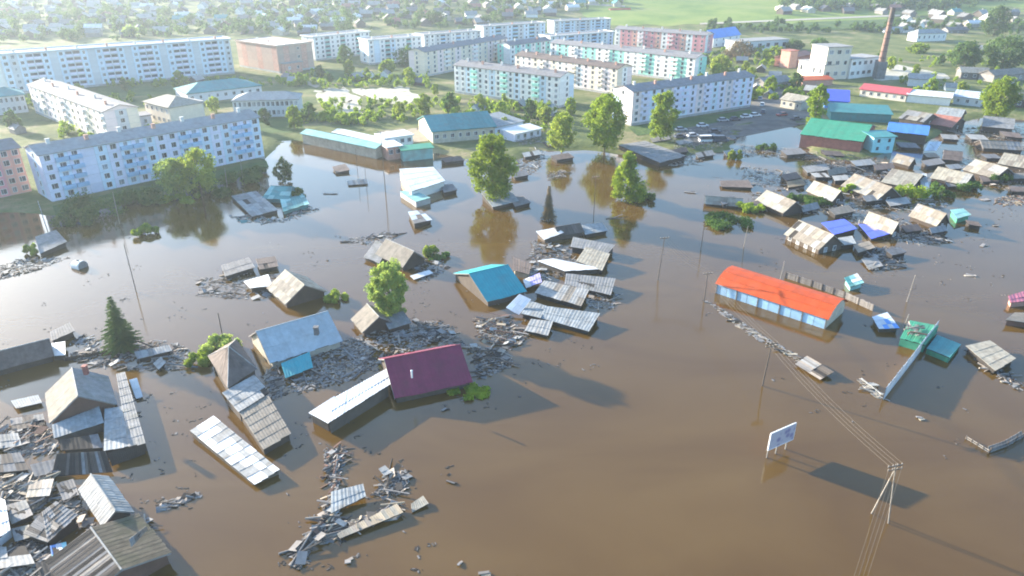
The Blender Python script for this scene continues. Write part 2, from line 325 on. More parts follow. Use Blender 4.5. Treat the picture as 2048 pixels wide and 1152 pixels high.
def deck(parent, base, A, B, C, D, mat='wood_dark', name='roof_deck', off=0.0, th=0.10):
    N = (B - A).cross(D - A).normalized()
    if N.z < 0: N = -N
    mb = MB(); mb.prism([p + N * off for p in (A, B, C, D)], [p + N * (off - th) for p in (A, B, C, D)]); return mb.build(name, mat, parent, base)
def inset(q, d):
    c = sum(q, Vector()) / len(q)
    return [p + (c - p).normalized() * min(d * 1.4, (c - p).length * 0.4) for p in q]
def slab(name, label, cat, c, mat, nu=0, nv=0, wall=None, drop=0.0, group=None, single=False, ground=-1.2, ins=0.3):
    if wall and ground < 0: c = [(x, y, z - 0.5 if z > 1.1 else z) for x, y, z in c]
    A, B, C, D = [P(*p) for p in c]
    cen = (A + B + C + D) / 4; base = Vector((cen.x, cen.y, max(ground, 0.0)))
    o = thing(name, label, cat, base, group)
    if single:
        deck(o, base, A, B, C, D, mat, 'roof', 0.0, 0.14)
    else:
        i = [p for p in (A, B, C, D)]
        dk = deck(o, base, *inset(i, 0.06), 'wood_dark', 'roof' if wall else 'backing'); sheets(dk, base, *i, mat, nu, nv, drop, name='roof_sheet' if wall else 'board')
    if wall:
        t = [p - UP * 0.12 for p in inset([A, B, C, D], ins)]
        mb = MB(); mb.prism(t, [Vector((p.x, p.y, ground)) for p in t]); mb.build('wall', wall, o, base)
    return o, base, (A, B, C, D)
WIN = {}
def window_mesh(w, h, frame='frame_white', fw=0.09):
    q = rng.random(); w *= 1 if q < 0.7 else (0.75 if q < 0.85 else 1.12); gl = 'glass_light' if rng.random() < 0.28 else 'glass'
    k = (round(w, 2), round(h, 2), frame, gl)
    if k in WIN: return WIN[k]
    mb = MB()
    for sx in (-1, 1): mb.box((sx * (w / 2 - fw / 2), 0, 0), (fw, 0, 0), (0, 0.08, 0), (0, 0, h))
    for sz in (-1, 1): mb.box((0, 0, sz * (h / 2 - fw / 2)), (w - 2 * fw, 0, 0), (0, 0.08, 0), (0, 0, fw))
    mb.box((w * 0.12, 0, 0), (fw * 0.7, 0, 0), (0, 0.07, 0), (0, 0, h - 2 * fw))
    mb.box((0, 0.0, 0), (w - 2 * fw, 0, 0), (0, 0.03, 0), (0, 0, h - 2 * fw), 1)
    WIN[k] = mb.mesh('window', [frame, gl]); return WIN[k]
def frame_mat(pos, u, n):
    """local matrix with x along u, y along the outward normal n"""
    u = u.normalized(); n = n.normalized(); z = u.cross(n)
    if z.z < 0: u = -u; z = u.cross(n)
    return Matrix(((u.x, n.x, z.x, pos.x), (u.y, n.y, z.y, pos.y), (u.z, n.z, z.z, pos.z), (0, 0, 0, 1)))
def gable(name, label, cat, A, B, zr, E, ze, mat, mat2=None, wall='log_wall', nu=0, nv=0, drop=0.0, single=False, group=None, ground=-1.2,
          chimney=None, wins=0, gwins=0, gwall=None, hip=0.0, over=0.35, winz=None, asym=1.0, boards=True):
    """ridge A-B at height zr, E a point on one eave (height ze)"""
    if ground < 0 and ze < 3.1: k_ = max(0.5, min(1.05, ze - 1.0)); zr -= k_; ze -= k_
    a, b, e = P(*A, zr), P(*B, zr), P(*E, ze)
    u = b - a; Lr = u.length; u.normalize(); n = Vector((-u.y, u.x, 0))
    hw = (Vector((e.x, e.y, 0)) - Vector((a.x, a.y, 0))).dot(n)
    if hw < 0: n = -n; hw = -hw
    mid = (a + b) / 2; base = Vector((mid.x, mid.y, max(ground, 0.0)))
    o = thing(name, label, cat, base, group)
    def ev(p, s): q = p + n * (hw * (s if s > 0 else s * asym)); q.z = ze if s > 0 else zr - (zr - ze) * asym; return q
    a_, b_ = a + u * (Lr * hip), b - u * (Lr * hip)
    for s, mt in ((1, mat), (-1, mat2 or mat)):
        q = (a_, b_, ev(b, s), ev(a, s))
        if single: deck(o, base, *q, mt if isinstance(mt, str) else mt[0], 'roof_slope', 0, 0.15)
        else:
            dk = deck(o, base, *inset(q, 0.08), name='roof_slope'); sheets(dk, base, *q, mt, nu, nv, drop)
    if hip:
        for p, q1 in ((a_, a), (b_, b)):
            k1, k2 = ev(q1, 1), ev(q1, -1); mb = MB(); mb.prism([p, k1, k2], [p - UP * .12, k1 - UP * .12, k2 - UP * .12]); mb.build('roof_hip', mat if isinstance(mat, str) else mat[0], o, base)
    mb = MB(); mb.tube([a_ + UP * 0.09 - u * 0.05, b_ + UP * 0.09 + u * 0.05], 0.10, 5); mb.build('ridge_cap', 'slate_pale' if isinstance(mat, str) and mat.startswith('slate') else (mat if isinstance(mat, str) else mat[0]), o, base)
    # walls under the eaves
    f = 1 - over / hw; wa, wb = a + u * over, b - u * over; zt = zr - (zr - ze) * f * 1.0
    gb = Vector((0, 0, ground))
    def wp(p, s, z): q = p + n * (hw * f * (s if s > 0 else s * asym)); q.z = z; return q
    zn = zr - (zr - ze) * f * asym
    mb = MB()
    prof = lambda p: [wp(p, 1, ground), wp(p, 1, zt - 0.14), Vector((p.x, p.y, zr - 0.14)), wp(p, -1, zn - 0.14), wp(p, -1, ground)]
    if hip: prof = lambda p: [wp(p, 1, ground), wp(p, 1, zt - 0.14), wp(p, -1, zn - 0.14), wp(p, -1, ground)]
    mb.prism(prof(wa), prof(wb)); wl = mb.build('wall', wall, o, base)
    if boards and not hip and not single:           # barge boards on the gables
        for p, d in ((a, -1), (b, 1)):
            for s in (1, -1):
                q = ev(p, s); mb = MB(); dv = q - p; mb.box((p + q) / 2 + u * d * 0.03 - UP * 0.05, dv * 1.0, u * 0.05, Vector((0, 0, 0.18))); mb.build('barge_board', 'wood_grey', o, base)
    wz = winz if winz is not None else max(0.7, ze - 1.0)
    if wins:
        for s in (1, -1):
            for i in range(wins):
                p = lerp(wa, wb, (i + 0.5) / wins) + n * (hw * f * s + 0.03 * s); p.z = wz
                if s < 0 and asym != 1.0: continue
                inst(window_mesh(0.95, 1.2), 'window', wl, None, frame_mat(p - base, u, n * s))
    if gwins:
        for p, d in ((wa, -1), (wb, 1)):
            for i in range(gwins):
                q = p + n * (hw * f * ((i + 0.5) / gwins * 2 - 1) * 0.8) + u * d * 0.03; q.z = wz
                inst(window_mesh(0.9, 1.15), 'window', wl, None, frame_mat(q - base, n, u * d))
    if chimney is not None:
        t_, s_ = chimney; p = lerp(a, b, t_); q = lerp(p, ev(p, 1), s_); 
        mb = MB(); mb.box(q + UP * 0.35, (0.55, 0, 0), (0, 0.55, 0), (0, 0, 1.3)); mb.box(q + UP * 1.05, (0.68, 0, 0), (0, 0.68, 0), (0, 0, 0.14)); mb.build('chimney', 'brick_red', o, base)
    return o, base, (a, b, n, hw, u)
def pyramid(name, label, cat, apex, za, L_, Fr, Rt, ze, mat, wall='log_wall'):
    ap = P(*apex, za); l, f, r_ = P(*L_, ze), P(*Fr, ze), P(*Rt, ze); bk = l + r_ - f
    c = (l + r_) / 2; base = Vector((c.x, c.y, 0)); o = thing(name, label, cat, base)
    ap = Vector((lerp(ap.x, c.x, 0.5), lerp(ap.y, c.y, 0.5), za))
    for q1, q2 in ((l, f), (f, r_), (r_, bk), (bk, l)):
        e1 = lerp(ap, q1, 0.01); e2 = lerp(ap, q2, 0.01)
        dk = deck(o, base, e1, e2, q2, q1, name='roof_slope'); sheets(dk, base, e1, e2, q2, q1, mat, 3, 2, wob=0.012)
    for q in (l, f, r_, bk):
        mb = MB(); mb.tube([ap + UP * .08, q + UP * .08], 0.08, 5); mb.build('hip_cap', 'slate_pale', o, base)
    t = [p - UP * .2 for p in inset([l, f, r_, bk], 0.4)]; mb = MB(); mb.prism(t, [Vector((p.x, p.y, -1.2)) for p in t]); mb.build('wall', wall, o, base)
    return o

def block(name, label, A, B, h, depth, st, cols, pal, roof='gable', zg=GZ, bal=(), balmat='blue_wall', wmat='frame_white', wsize=(1.45, 1.5), ends=True, roofmat='roof_felt', nowin=(), pitch=1.7, cat='apartment block', loggia=(), nvent=5, wpc=1):
    """prefabricated slab block: A-B the foot of the long front, st storeys of cols panels"""
    a, b = P(*A, zg), P(*B, zg); u = b - a; L_ = u.length; u.normalize(); n = Vector((u.y, -u.x, 0))
    if n.dot(-(a + b) / 2) < 0: n = -n
    c = (a + b) / 2 - n * depth / 2; base = Vector((c.x, c.y, max(zg, 0)))
    o = thing(name, label, cat, base); low = zg - 1.5
    q = [a, b, b - n * depth, a - n * depth]
    mb = MB(); mb.prism([p + UP * h for p in q], [Vector((p.x, p.y, low)) for p in q]); wl = mb.build('wall', 'concrete', o, base)
    pl = 0.9; sh = (h - pl) / st
    def face(p0, p1, nn, ncol, main):
        uu = p1 - p0; Lf = uu.length; uu.normalize(); cw = Lf / ncol
        pm = {}
        for i in range(ncol):
            pn = pal[i % len(pal)]
            for j in range(st):
                key = (pn, ncol)
                if key not in pm:
                    mb = MB(); mb.box((0, 0.03, 0), (cw - 0.07, 0, 0), (0, 0.08, 0), (0, 0, sh - 0.07)); pm[key] = mb.mesh('wall_panel', [pn])
                pos = p0 + uu * (cw * (i + 0.5)) + nn * 0.0 + UP * (pl + sh * (j + 0.5))
                inst(pm[key], 'wall_panel', wl, None, frame_mat(pos - base, uu, nn))
                if main and i in bal and j > 0:
                    mb = MB(); mb.box((0, 0.5, -sh / 2 + 0.55), (cw * 0.92, 0, 0), (0, 0.9, 0), (0, 0, 1.0)); 
                    key2 = 'bal%.2f%s' % (cw, balmat)
                    if key2 not in pm: pm[key2] = mb.mesh('balcony', [balmat])
                    inst(pm[key2], 'balcony', wl, None, frame_mat(pos - base, uu, nn))
                if main and i in loggia:
                    if 'lg' not in pm:
                        mb = MB(); mb.box((0, 0.09, 0.25), (cw * 0.86, 0, 0), (0, 0.04, 0), (0, 0, sh * 0.5)); mb.box((0, 0.16, -sh * 0.28), (cw * 0.9, 0, 0), (0, 0.2, 0), (0, 0, sh * 0.36), 1); pm['lg'] = mb.mesh('loggia', ['glass', balmat])
                    inst(pm['lg'], 'loggia', wl, None, frame_mat(pos - base, uu, nn)); continue
                if i in nowin and main: continue
                if not main and (i != ncol // 2): continue
                for k in range(wpc if main else 1):
                    off = (k - (wpc - 1) / 2) * cw / wpc if main else 0
                    inst(window_mesh(*wsize, wmat), 'window', wl, None, frame_mat(pos + uu * off + nn * 0.10 + UP * 0.15 - base, uu, nn))
    face(a, b, n, cols, True)
    if ends:
        for p, d in ((a, -u), (b, u)):
            if d.dot(-p) > 0: face(p, p - n * depth, d, max(2, round(depth / 4)), False)
    # roof
    ov = 0.5
    r4 = [a + n * ov - u * ov, b + n * ov + u * ov, b - n * (depth + ov) + u * ov, a - n * (depth + ov) - u * ov]; r4 = [p + UP * (h + 0.02) for p in r4]
    if roof == 'gable':
        ra, rb = (r4[0] + r4[3]) / 2 + UP * pitch, (r4[1] + r4[2]) / 2 + UP * pitch
        deck(o, base, ra, rb, r4[1], r4[0], roofmat, 'roof_slope', 0.0, 0.2); deck(o, base, ra, rb, r4[2], r4[3], roofmat, 'roof_slope', 0.0, 0.2)
        for p, d in ((ra, u), (rb, -u)):
            e1, e2 = (r4[0], r4[3]) if p is ra else (r4[1], r4[2]); t = [p + d * 0.5, e1 + d * 0.5 - n * 0.5, e2 + d * 0.5 + n * 0.5]
            mb = MB(); mb.prism(t, [x + d * 0.3 for x in t]); mb.build('gable_wall', pal[0], o, base)
        top = lambda f, g: lerp(ra, rb, f) + (lerp(r4[0], r4[1], f) - lerp(ra, rb, f)) * g
    else:
        mb = MB(); mb.prism([p + UP * 0.25 for p in r4], r4); mb.build('roof', roofmat, o, base)
        mb = MB()
        for i in range(4):
            p0, p1 = r4[i], r4[(i + 1) % 4]; mb.box((p0 + p1) / 2 + UP * 0.42, p1 - p0, (p1 - p0).cross(UP).normalized() * 0.3, (0, 0, 0.5))
        mb.build('parapet', pal[0], o, base)
        top = lambda f, g: lerp(lerp(r4[0], r4[1], f), lerp(r4[3], r4[2], f), 0.5 - g * 0.4) + UP * 0.2
    for i in range(nvent):
        p = top((i + 0.5) / nvent, 0.35 if i % 2 else 0.15); mb = MB(); mb.box(p + UP * 0.5, u * 0.9, n * 0.6, (0, 0, 1.4)); mb.box(p + UP * 1.25, u * 1.1, n * 0.8, (0, 0, 0.12)); mb.build('roof_vent', 'brick_pink' if i % 2 else 'concrete_pale', o, base)
    return o
def hall(name, label, cat, A, B, h, depth, wall, roofmat, roof='gable', pitch=2.0, st=1, cols=0, zg=GZ, wsize=(1.4, 1.5), over=0.5, wmat='frame_white'):
    a, b = P(*A, zg), P(*B, zg); u = b - a; u.normalize(); n = Vector((u.y, -u.x, 0))
    if n.dot(-(a + b) / 2) < 0: n = -n
    c = (a + b) / 2 - n * depth / 2; base = Vector((c.x, c.y, max(zg, 0))); o = thing(name, label, cat, base)
    q = [a, b, b - n * depth, a - n * depth]; mb = MB(); mb.prism([p + UP * h for p in q], [Vector((p.x, p.y, zg - 1.5)) for p in q]); wl = mb.build('wall', wall, o, base)
    r4 = [a + n * over - u * over, b + n * over + u * over, b - n * (depth + over) + u * over, a - n * (depth + over) - u * over]; r4 = [p + UP * (h + 0.02) for p in r4]
    if roof == 'flat':
        mb = MB(); mb.prism([p + UP * 0.3 for p in r4], r4); mb.build('roof', roofmat, o, base)
    elif roof == 'shed':
        r5 = [r4[0], r4[1], r4[2] + UP * pitch, r4[3] + UP * pitch]; mb = MB(); mb.prism([p + UP * .2 for p in r5], r5); mb.build('roof', roofmat, o, base)
        mb = MB(); mb.prism([q[0] + UP * (h + .02), q[1] + UP * (h + .02), q[2] + UP * (h + pitch * .95), q[3] + UP * (h + pitch * .95)], [p + UP * h for p in q]); mb.build('upper_wall', wall, o, base)
    else:
        k = 0.0 if roof == 'gable' else min(depth / 2, (b - a).length * 0.35)
        ra, rb = (r4[0] + r4[3]) / 2 + UP * pitch + u * k, (r4[1] + r4[2]) / 2 + UP * pitch - u * k
        nn = max(2, round((b - a).length / 3))
        for e1, e2 in ((r4[1], r4[0]), (r4[2], r4[3])): dk = deck(o, base, ra, rb, e1, e2, roofmat, 'roof_slope', 0.0, 0.2); sheets(dk, base, ra, rb, e1, e2, roofmat, nn, 1, wob=0.0)
        for p, e1, e2, d in ((ra, r4[0], r4[3], u), (rb, r4[1], r4[2], -u)):
            if k: mb = MB(); mb.prism([p, e1, e2], [p - UP * .2, e1 - UP * .2, e2 - UP * .2]); mb.build('roof_hip', roofmat, o, base)
            else: t = [p + d * over - UP * .1, e1 + d * over - n * over, e2 + d * over + n * over]; mb = MB(); mb.prism(t, [x + d * 0.3 for x in t]); mb.build('gable_wall', wall, o, base)
    for j in range(st if cols else 0):
        for i in range(cols):
            p = lerp(a, b, (i + 0.5) / cols) + n * 0.03 + UP * (h * (j + 0.55) / st); inst(window_mesh(*wsize, wmat), 'window', wl, None, frame_mat(p - base, u, n))
    return o, base, (a, b, n, u)

# ------------------------------------------------------------------ plants
def leaf_mesh(name, centres, radii, n, size, g, flat=0.0, fill=0.45):
    """n leaf clumps spread through ellipsoid lobes"""
    centres = np.array(centres, float); radii = np.array(radii, float)
    wgt = radii.prod(1) ** 0.7; k = g.choice(len(centres), n, p=wgt / wgt.sum())
    d = g.normal(size=(n, 3)); d /= np.linalg.norm(d, axis=1)[:, None]
    rr = g.random(n) ** fill
    c = centres[k] + d * radii[k] * (rr * g.normal(1, 0.10, n))[:, None]
    s = size * g.uniform(0.6, 1.4, n)
    nrm = d + g.normal(size=(n, 3)) * 0.7; nrm[:, 2] += 0.35; nrm /= np.linalg.norm(nrm, axis=1)[:, None]
    a = np.cross(nrm, g.normal(size=(n, 3))); a /= np.linalg.norm(a, axis=1)[:, None]; b = np.cross(nrm, a)
    a *= s[:, None]; b *= (s * 0.6)[:, None]
    V = np.stack([c - a, c - b * 0.9 + nrm * s[:, None] * 0.1, c + a, c + b], 1).reshape(-1, 3)
    me = bpy.data.meshes.new(name); me.vertices.add(4 * n); me.vertices.foreach_set('co', V.ravel())
    me.loops.add(4 * n); me.loops.foreach_set('vertex_index', np.arange(4 * n)); me.polygons.add(n)
    me.polygons.foreach_set('loop_start', np.arange(0, 4 * n, 4)); me.polygons.foreach_set('loop_total', np.full(n, 4)); me.update(calc_edges=True)
    return me
def tree(label, base, h, wd, mat='leaf_mid', seed=1, n=6000, size=0.34, low=0.22, shape='round', name='tree', lean=0.0, group=None):
    g = np.random.default_rng(seed); o = thing(name, label, 'tree', base, group)
    C, Rd = [], []; nl = 58 if n > 3000 else 30
    for i in range(nl):
        s = ((i + 0.5) / nl) ** 0.9; t = low + (1 - low) * s * 0.96
        prof = {'round': math.sin(math.pi * min(max(0.14 + 0.80 * s, 0), 1)) ** 0.75, 'cone': (1 - s) ** 0.8 * 0.95 + 0.10, 'tall': math.sin(math.pi * (0.16 + 0.74 * s)) ** 0.6 * 0.9}[shape]
        a = i * 2.4 + g.uniform(-0.6, 0.6); rr = wd / 2 * prof * g.uniform(0.8, 1.18); off = rr * math.sqrt(g.uniform(0.12, 0.72)) if i < nl - 2 else 0
        C.append((math.cos(a) * off + lean * t, math.sin(a) * off, h * (t + g.normal() * 0.02))); q = max(wd * g.uniform(0.085, 0.17) * (0.6 + 0.5 * prof), 0.4); Rd.append((q, q, q * g.uniform(0.6, 1.25)))
    me = leaf_mesh('crown', C, Rd, n, size * 0.85, g, fill=0.6); me.materials.append(MATS[mat]); inst(me, 'crown', o)
    mb = MB(); r0 = max(0.12, h * 0.018)
    mb.tube([(0, 0, -1.5), (0.1, 0.05, h * low), (lean * .3, 0, h * 0.55), (lean * .6, 0.1, h * 0.88)], [r0, r0 * 0.8, r0 * 0.45, r0 * 0.12], 7); mb.build('trunk', 'bark', o)
    mb = MB()
    for i in range(0, nl, 3): c = C[i]; mb.tube([(lean * .2, 0, max(c[2] - wd * 0.22, h * low * 0.8)), (c[0] * .5, c[1] * .5, c[2] - wd * 0.08), c], [r0 * 0.4, r0 * 0.25, r0 * 0.08], 5)
    mb.build('limbs', 'bark', o); return o
def ptree(label, px, py, top, wpx, water=True, **k):
    b = P(px, py, 0.0 if water else GZ); return tree(label, b, height_to(b, top), wpx / ppm(b), **k)
def bush(label, px, py, wpx, hm, mat='leaf_mid', seed=1, n=1200, size=0.26, water=True, depth=None, name='bush', cat='bush'):
    b = P(px, py, 0.0 if water else GZ); g = np.random.default_rng(seed); wd = wpx / ppm(b); o = thing(name, label, cat, b)
    C, Rd = [], []; dp = depth or wd * 0.7
    for i in range(14):
        x, y = g.uniform(-0.42, 0.42) * wd, g.uniform(-0.42, 0.42) * dp; f = 1 - (abs(x) / wd * 1.4) ** 2
        r_ = max(0.3, min(wd, dp) * g.uniform(0.12, 0.26)); C.append((x, y, hm * g.uniform(0.15, 0.8) * f)); Rd.append((r_, r_, min(r_, hm * 0.4)))
    me = leaf_mesh('foliage', C, Rd, n, size, g); me.materials.append(MATS[mat]); inst(me, 'foliage', o)
    mb = MB()
    for i in range(5): c = C[i]; mb.tube([(c[0] * .3, c[1] * .3, -1), (c[0], c[1], c[2])], [0.06, 0.02], 5)
    mb.build('stem', 'bark', o); return o
def spruce(label, px, py, top, wpx, mat='leaf_spruce', seed=3, dens=1.0):
    b = P(px, py, 0); h = height_to(b, top); wd = wpx / ppm(b); g = np.random.default_rng(seed); o = thing('spruce_tree', label, 'tree', b)
    V, Fc = [], []
    tiers = int(20)
    for i in range(tiers):
        s = i / (tiers - 1); z = h * (0.10 + 0.88 * s); L_ = wd / 2 * ((1 - s) ** 0.85 + 0.03) * g.uniform(0.8, 1.12)
        nb = max(5, int(13 * (1 - s) * dens + 4))
        for k in range(nb):
            a = 2 * math.pi * (k + g.random() * 0.7) / nb; Lb = L_ * g.uniform(0.7, 1.1); m_ = max(3, int(Lb / 0.16))
            for q in range(m_):
                t = (q + 0.5) / m_; r_ = Lb * t; zz = z - r_ * 0.35 + 0.12 * (t ** 2) * Lb + g.normal() * 0.05
                for side in (-1, 1, 0):
                    sp = 0.62 * (1 - 0.45 * t); d = np.array([math.cos(a + side * 0.8), math.sin(a + side * 0.8), -0.25 + g.normal() * 0.1]); c = np.array([math.cos(a) * r_, math.sin(a) * r_, zz])
                    e = c + d * sp; w_ = np.array([-d[1], d[0], 0]) * 0.14; kk = len(V)
                    V += [tuple(c - w_), tuple(c + w_), tuple(e)]; Fc.append((kk, kk + 1, kk + 2))
    me = bpy.data.meshes.new('needles'); me.from_pydata(V, [], Fc); me.materials.append(MATS[mat]); inst(me, 'needles', o)
    mb = MB(); mb.tube([(0, 0, -1.5), (0, 0, h * .5), (0, 0, h * 1.0)], [h * .018, h * .011, 0.02], 6); mb.build('trunk', 'bark', o); return o

# ------------------------------------------------------------------ floating wreckage
BOARDS = {}
def board_mesh(L_, wd, th, mat):
    k = (L_, wd, th, mat)
    if k not in BOARDS: mb = MB(); mb.box((0, 0, 0), (L_, 0, 0), (0, wd, 0), (0, 0, th)); BOARDS[k] = mb.mesh('board', [mat])
    return BOARDS[k]
def log_mesh(L_, r_, mat):
    k = (L_, r_, mat)
    if k not in BOARDS: mb = MB(); mb.tube([(-L_ / 2, 0, 0), (L_ / 2, 0, 0)], [r_, r_ * .85], 7); BOARDS[k] = mb.mesh('log', [mat])
    return BOARDS[k]
def inpoly(x, y, pts):
    c = False; j = len(pts) - 1
    for i in range(len(pts)):
        if (pts[i][1] > y) != (pts[j][1] > y) and x < (pts[j][0] - pts[i][0]) * (y - pts[i][1]) / (pts[j][1] - pts[i][1] + 1e-9) + pts[i][0]: c = not c
        j = i
    return c
WD = ['wood', 'wood_grey', 'wood_pale', 'wood_dark', 'wood_grey']
def debris(label, poly, nb=20, ns=60, mats=WD, ang=None, seed=1, pile=0.3, name='debris_raft', cat='debris', lens=(1.5, 2.5, 3.5), logs=0.15, spread=40, zb=0.0, panels=0.24):
    r = random.Random(seed); x0, x1 = min(p[0] for p in poly), max(p[0] for p in poly); y0, y1 = min(p[1] for p in poly), max(p[1] for p in poly)
    c = P(sum(p[0] for p in poly) / len(poly), sum(p[1] for p in poly) / len(poly), zb); o = thing(name, label, cat, c)
    def pt():
        for _ in range(200):
            x, y = r.uniform(x0, x1), r.uniform(y0, y1)
            if inpoly(x, y, poly): break
        return P(x, y, zb)
    for i in range(int(nb * 1.5)):
        p = pt(); p.z = zb + 0.04 + r.random() ** 2 * pile
        a = R(r.uniform(0, 180)) if ang is None else R(r.gauss(ang, spread)); tl = R(r.gauss(0, 7))
        mt = Matrix.Translation(p - c) @ Matrix.Rotation(a, 4, 'Z') @ Matrix.Rotation(tl, 4, 'Y') @ Matrix.Rotation(R(r.gauss(0, 12)), 4, 'X')
        q = r.random()
        if q < logs: inst(log_mesh(r.choice(lens) * 1.3, 0.13, r.choice(mats)), 'log', o, None, mt)
        elif q < logs + panels: inst(board_mesh(r.choice((1.2, 1.6)), r.choice((0.8, 1.1)), 0.06, r.choice(mats + ['slate', 'slate_pale'])), 'panel', o, None, mt)
        else: inst(board_mesh(r.choice(lens), r.choice((0.14, 0.2, 0.28)), 0.05, r.choice(mats)), 'board', o, None, mt)
    if ns:
        by = {}
        for i in range(int(ns * 1.4)):
            p = pt(); p.z = zb + 0.02 + r.random() ** 2 * pile * 0.6; a = R(r.uniform(0, 360)) if ang is None else R(r.gauss(ang, spread)); L_ = r.uniform(0.15, 0.8); wd = r.uniform(0.05, 0.3)
            d = Vector((math.cos(a), math.sin(a), r.gauss(0, 0.10))); e = Vector((-d.y, d.x, r.gauss(0, 0.25))); k = r.choice(mats + ['wood'])
            by.setdefault(k, MB()).box(p, d * L_, e * wd, Vector((0, 0, 0.05)))
        for i in range(int(ns * 0.7)):
            p = pt(); p.z = zb + 0.03 + r.random() * 0.06; a = r.uniform(0, 6.3); q = r.uniform(0.2, 0.55)
            d = Vector((math.cos(a), math.sin(a), r.gauss(0, 0.05))); e = Vector((-d.y, d.x, r.gauss(0, 0.05)))
            by.setdefault(r.choice(('rubbish', 'rubbish', 'wood_grey')), MB()).prism([p + d * q, p + e * q * r.uniform(.5, 1), p - d * q * r.uniform(.5, 1), p - e * q * r.uniform(.5, 1)], [p + d * q - UP * .05, p + e * q * .7 - UP * .05, p - d * q * .7 - UP * .05, p - e * q * .7 - UP * .05])
        mm = MB(); names = list(by)
        for i, k in enumerate(names):
            off = len(mm.v); mm.v += by[k].v; mm.f += [tuple(x + off for x in f) for f in by[k].f]; mm.m += [i] * len(by[k].f)
        s = mm.build('splinters', names, o, c); s['kind'] = 'stuff'
    return o
def floater(label, px, py, mat='wood', L_=1.5, wd=0.5, ang=0, name='floating_board', cat='debris', n=2):
    c = P(px, py, 0); o = thing(name, label, cat, c); r = random.Random(int(px * 7 + py))
    for i in range(n):
        mb = MB(); a = R(ang + r.uniform(-35, 35) * i); d = Vector((math.cos(a), math.sin(a), r.uniform(-.05, .08))); e = Vector((-d.y, d.x, 0))
        mb.box(Vector((r.uniform(-.4, .4) * i, r.uniform(-.5, .5) * i, 0.08 + 0.07 * i)), d * L_ * r.uniform(.7, 1), e * wd * r.uniform(.6, 1), (0, 0, .12)); mb.build('board', mat if i == 0 else 'wood_grey', o)
    return o
def fence(name, label, pts, h, mat='wood_grey', post=2.6, board=0.28, gap=0.0, tilt=0.0, zb=0.0, single=False):
    """board fence along picture points on the water"""
    W = [P(x, y, zb) for x, y in pts]; c = sum(W, Vector()) / len(W); o = thing(name, label, 'fence', c)
    for p, q in zip(W[:-1], W[1:]):
        u = q - p; L_ = u.length; u.normalize(); n = Vector((-u.y, u.x, 0)); k = max(1, int(L_ / (board + gap))); st_ = L_ / k
        if not single:
            key = ('fb', round(st_, 3), h, mat)
            if key not in BOARDS: mb = MB(); mb.box((0, 0, h / 2 - .5), (st_ - gap - 0.02, 0, 0), (0, 0.04, 0), (0, 0, h + 1)); BOARDS[key] = mb.mesh('fence_board', [mat])
            for i in range(k):
                pos = p + u * (st_ * (i + .5)) + UP * rng.uniform(-.06, .06)
                inst(BOARDS[key], 'fence_board', o, None, frame_mat(pos - c, u, n) @ Matrix.Rotation(R(tilt + rng.gauss(0, 1)), 4, 'X'))
        m_ = max(1, round(L_ / post))
        for i in range(m_ + 1):
            mb = MB(); pp = lerp(p, q, i / m_); mb.box(pp + UP * (h / 2 - .4) - n * 0.07, u * 0.1, n * 0.1, (0, 0, h + 1)); mb.build('fence_post', 'wood', o, c)
        for zz in (h * 0.3, h * 0.85): mb = MB(); mb.box((p + q) / 2 + UP * zz - n * 0.05, q - p, n * 0.05, (0, 0, 0.1)); mb.build('fence_rail', mat, o, c)
    return o
def pole(label, bx, by, topy, arms=1, mat='pole_wood', r_=0.11, strut=None, lean=(0, 0), name='utility_pole', armdir=None, zb=0.0, ins=4):
    b = P(bx, by, zb); h = height_to(b, topy); o = thing(name, label, 'utility pole', b); top = Vector((lean[0], lean[1], h))
    mb = MB(); mb.tube([(0, 0, -1.5), top], [r_, r_ * .7], 8); mb.build('post', mat, o)
    tips = []; d = Vector(armdir).normalized() if armdir else Vector((1, 0.3, 0)).normalized()
    for k in range(arms):
        c = top * (1 - 0.06 * k) - UP * 0.25; mb = MB(); mb.box(c, d * 1.9, d.cross(UP) * .1, (0, 0, .12)); mb.build('crossarm', 'wood', o)
        for i in range(ins):
            q = c + d * (1.75 * (i / (ins - 1) - .5)); mb = MB(); mb.tube([q, q + UP * .14, q + UP * .26], [.05, .08, .03], 6); mb.build('insulator', 'insulator', o); tips.append(b + q + UP * .22)
    if strut: mb = MB(); s = P(*strut, zb) - b; mb.tube([s - UP * 1.2, top * .93], [r_, r_ * .7], 8); mb.build('strut', mat, o)
    return o, tips, b + top
def wire(p, q, sag, label, group, r_=0.016):
    mb = MB(); mb.tube([lerp(p, q, t) - UP * (4 * sag * t * (1 - t)) for t in [i / 14 for i in range(15)]], r_, 4)
    m_ = (p + q) / 2; return tag(mb.build('power_line', 'wire', None, m_), label, 'power line', group)
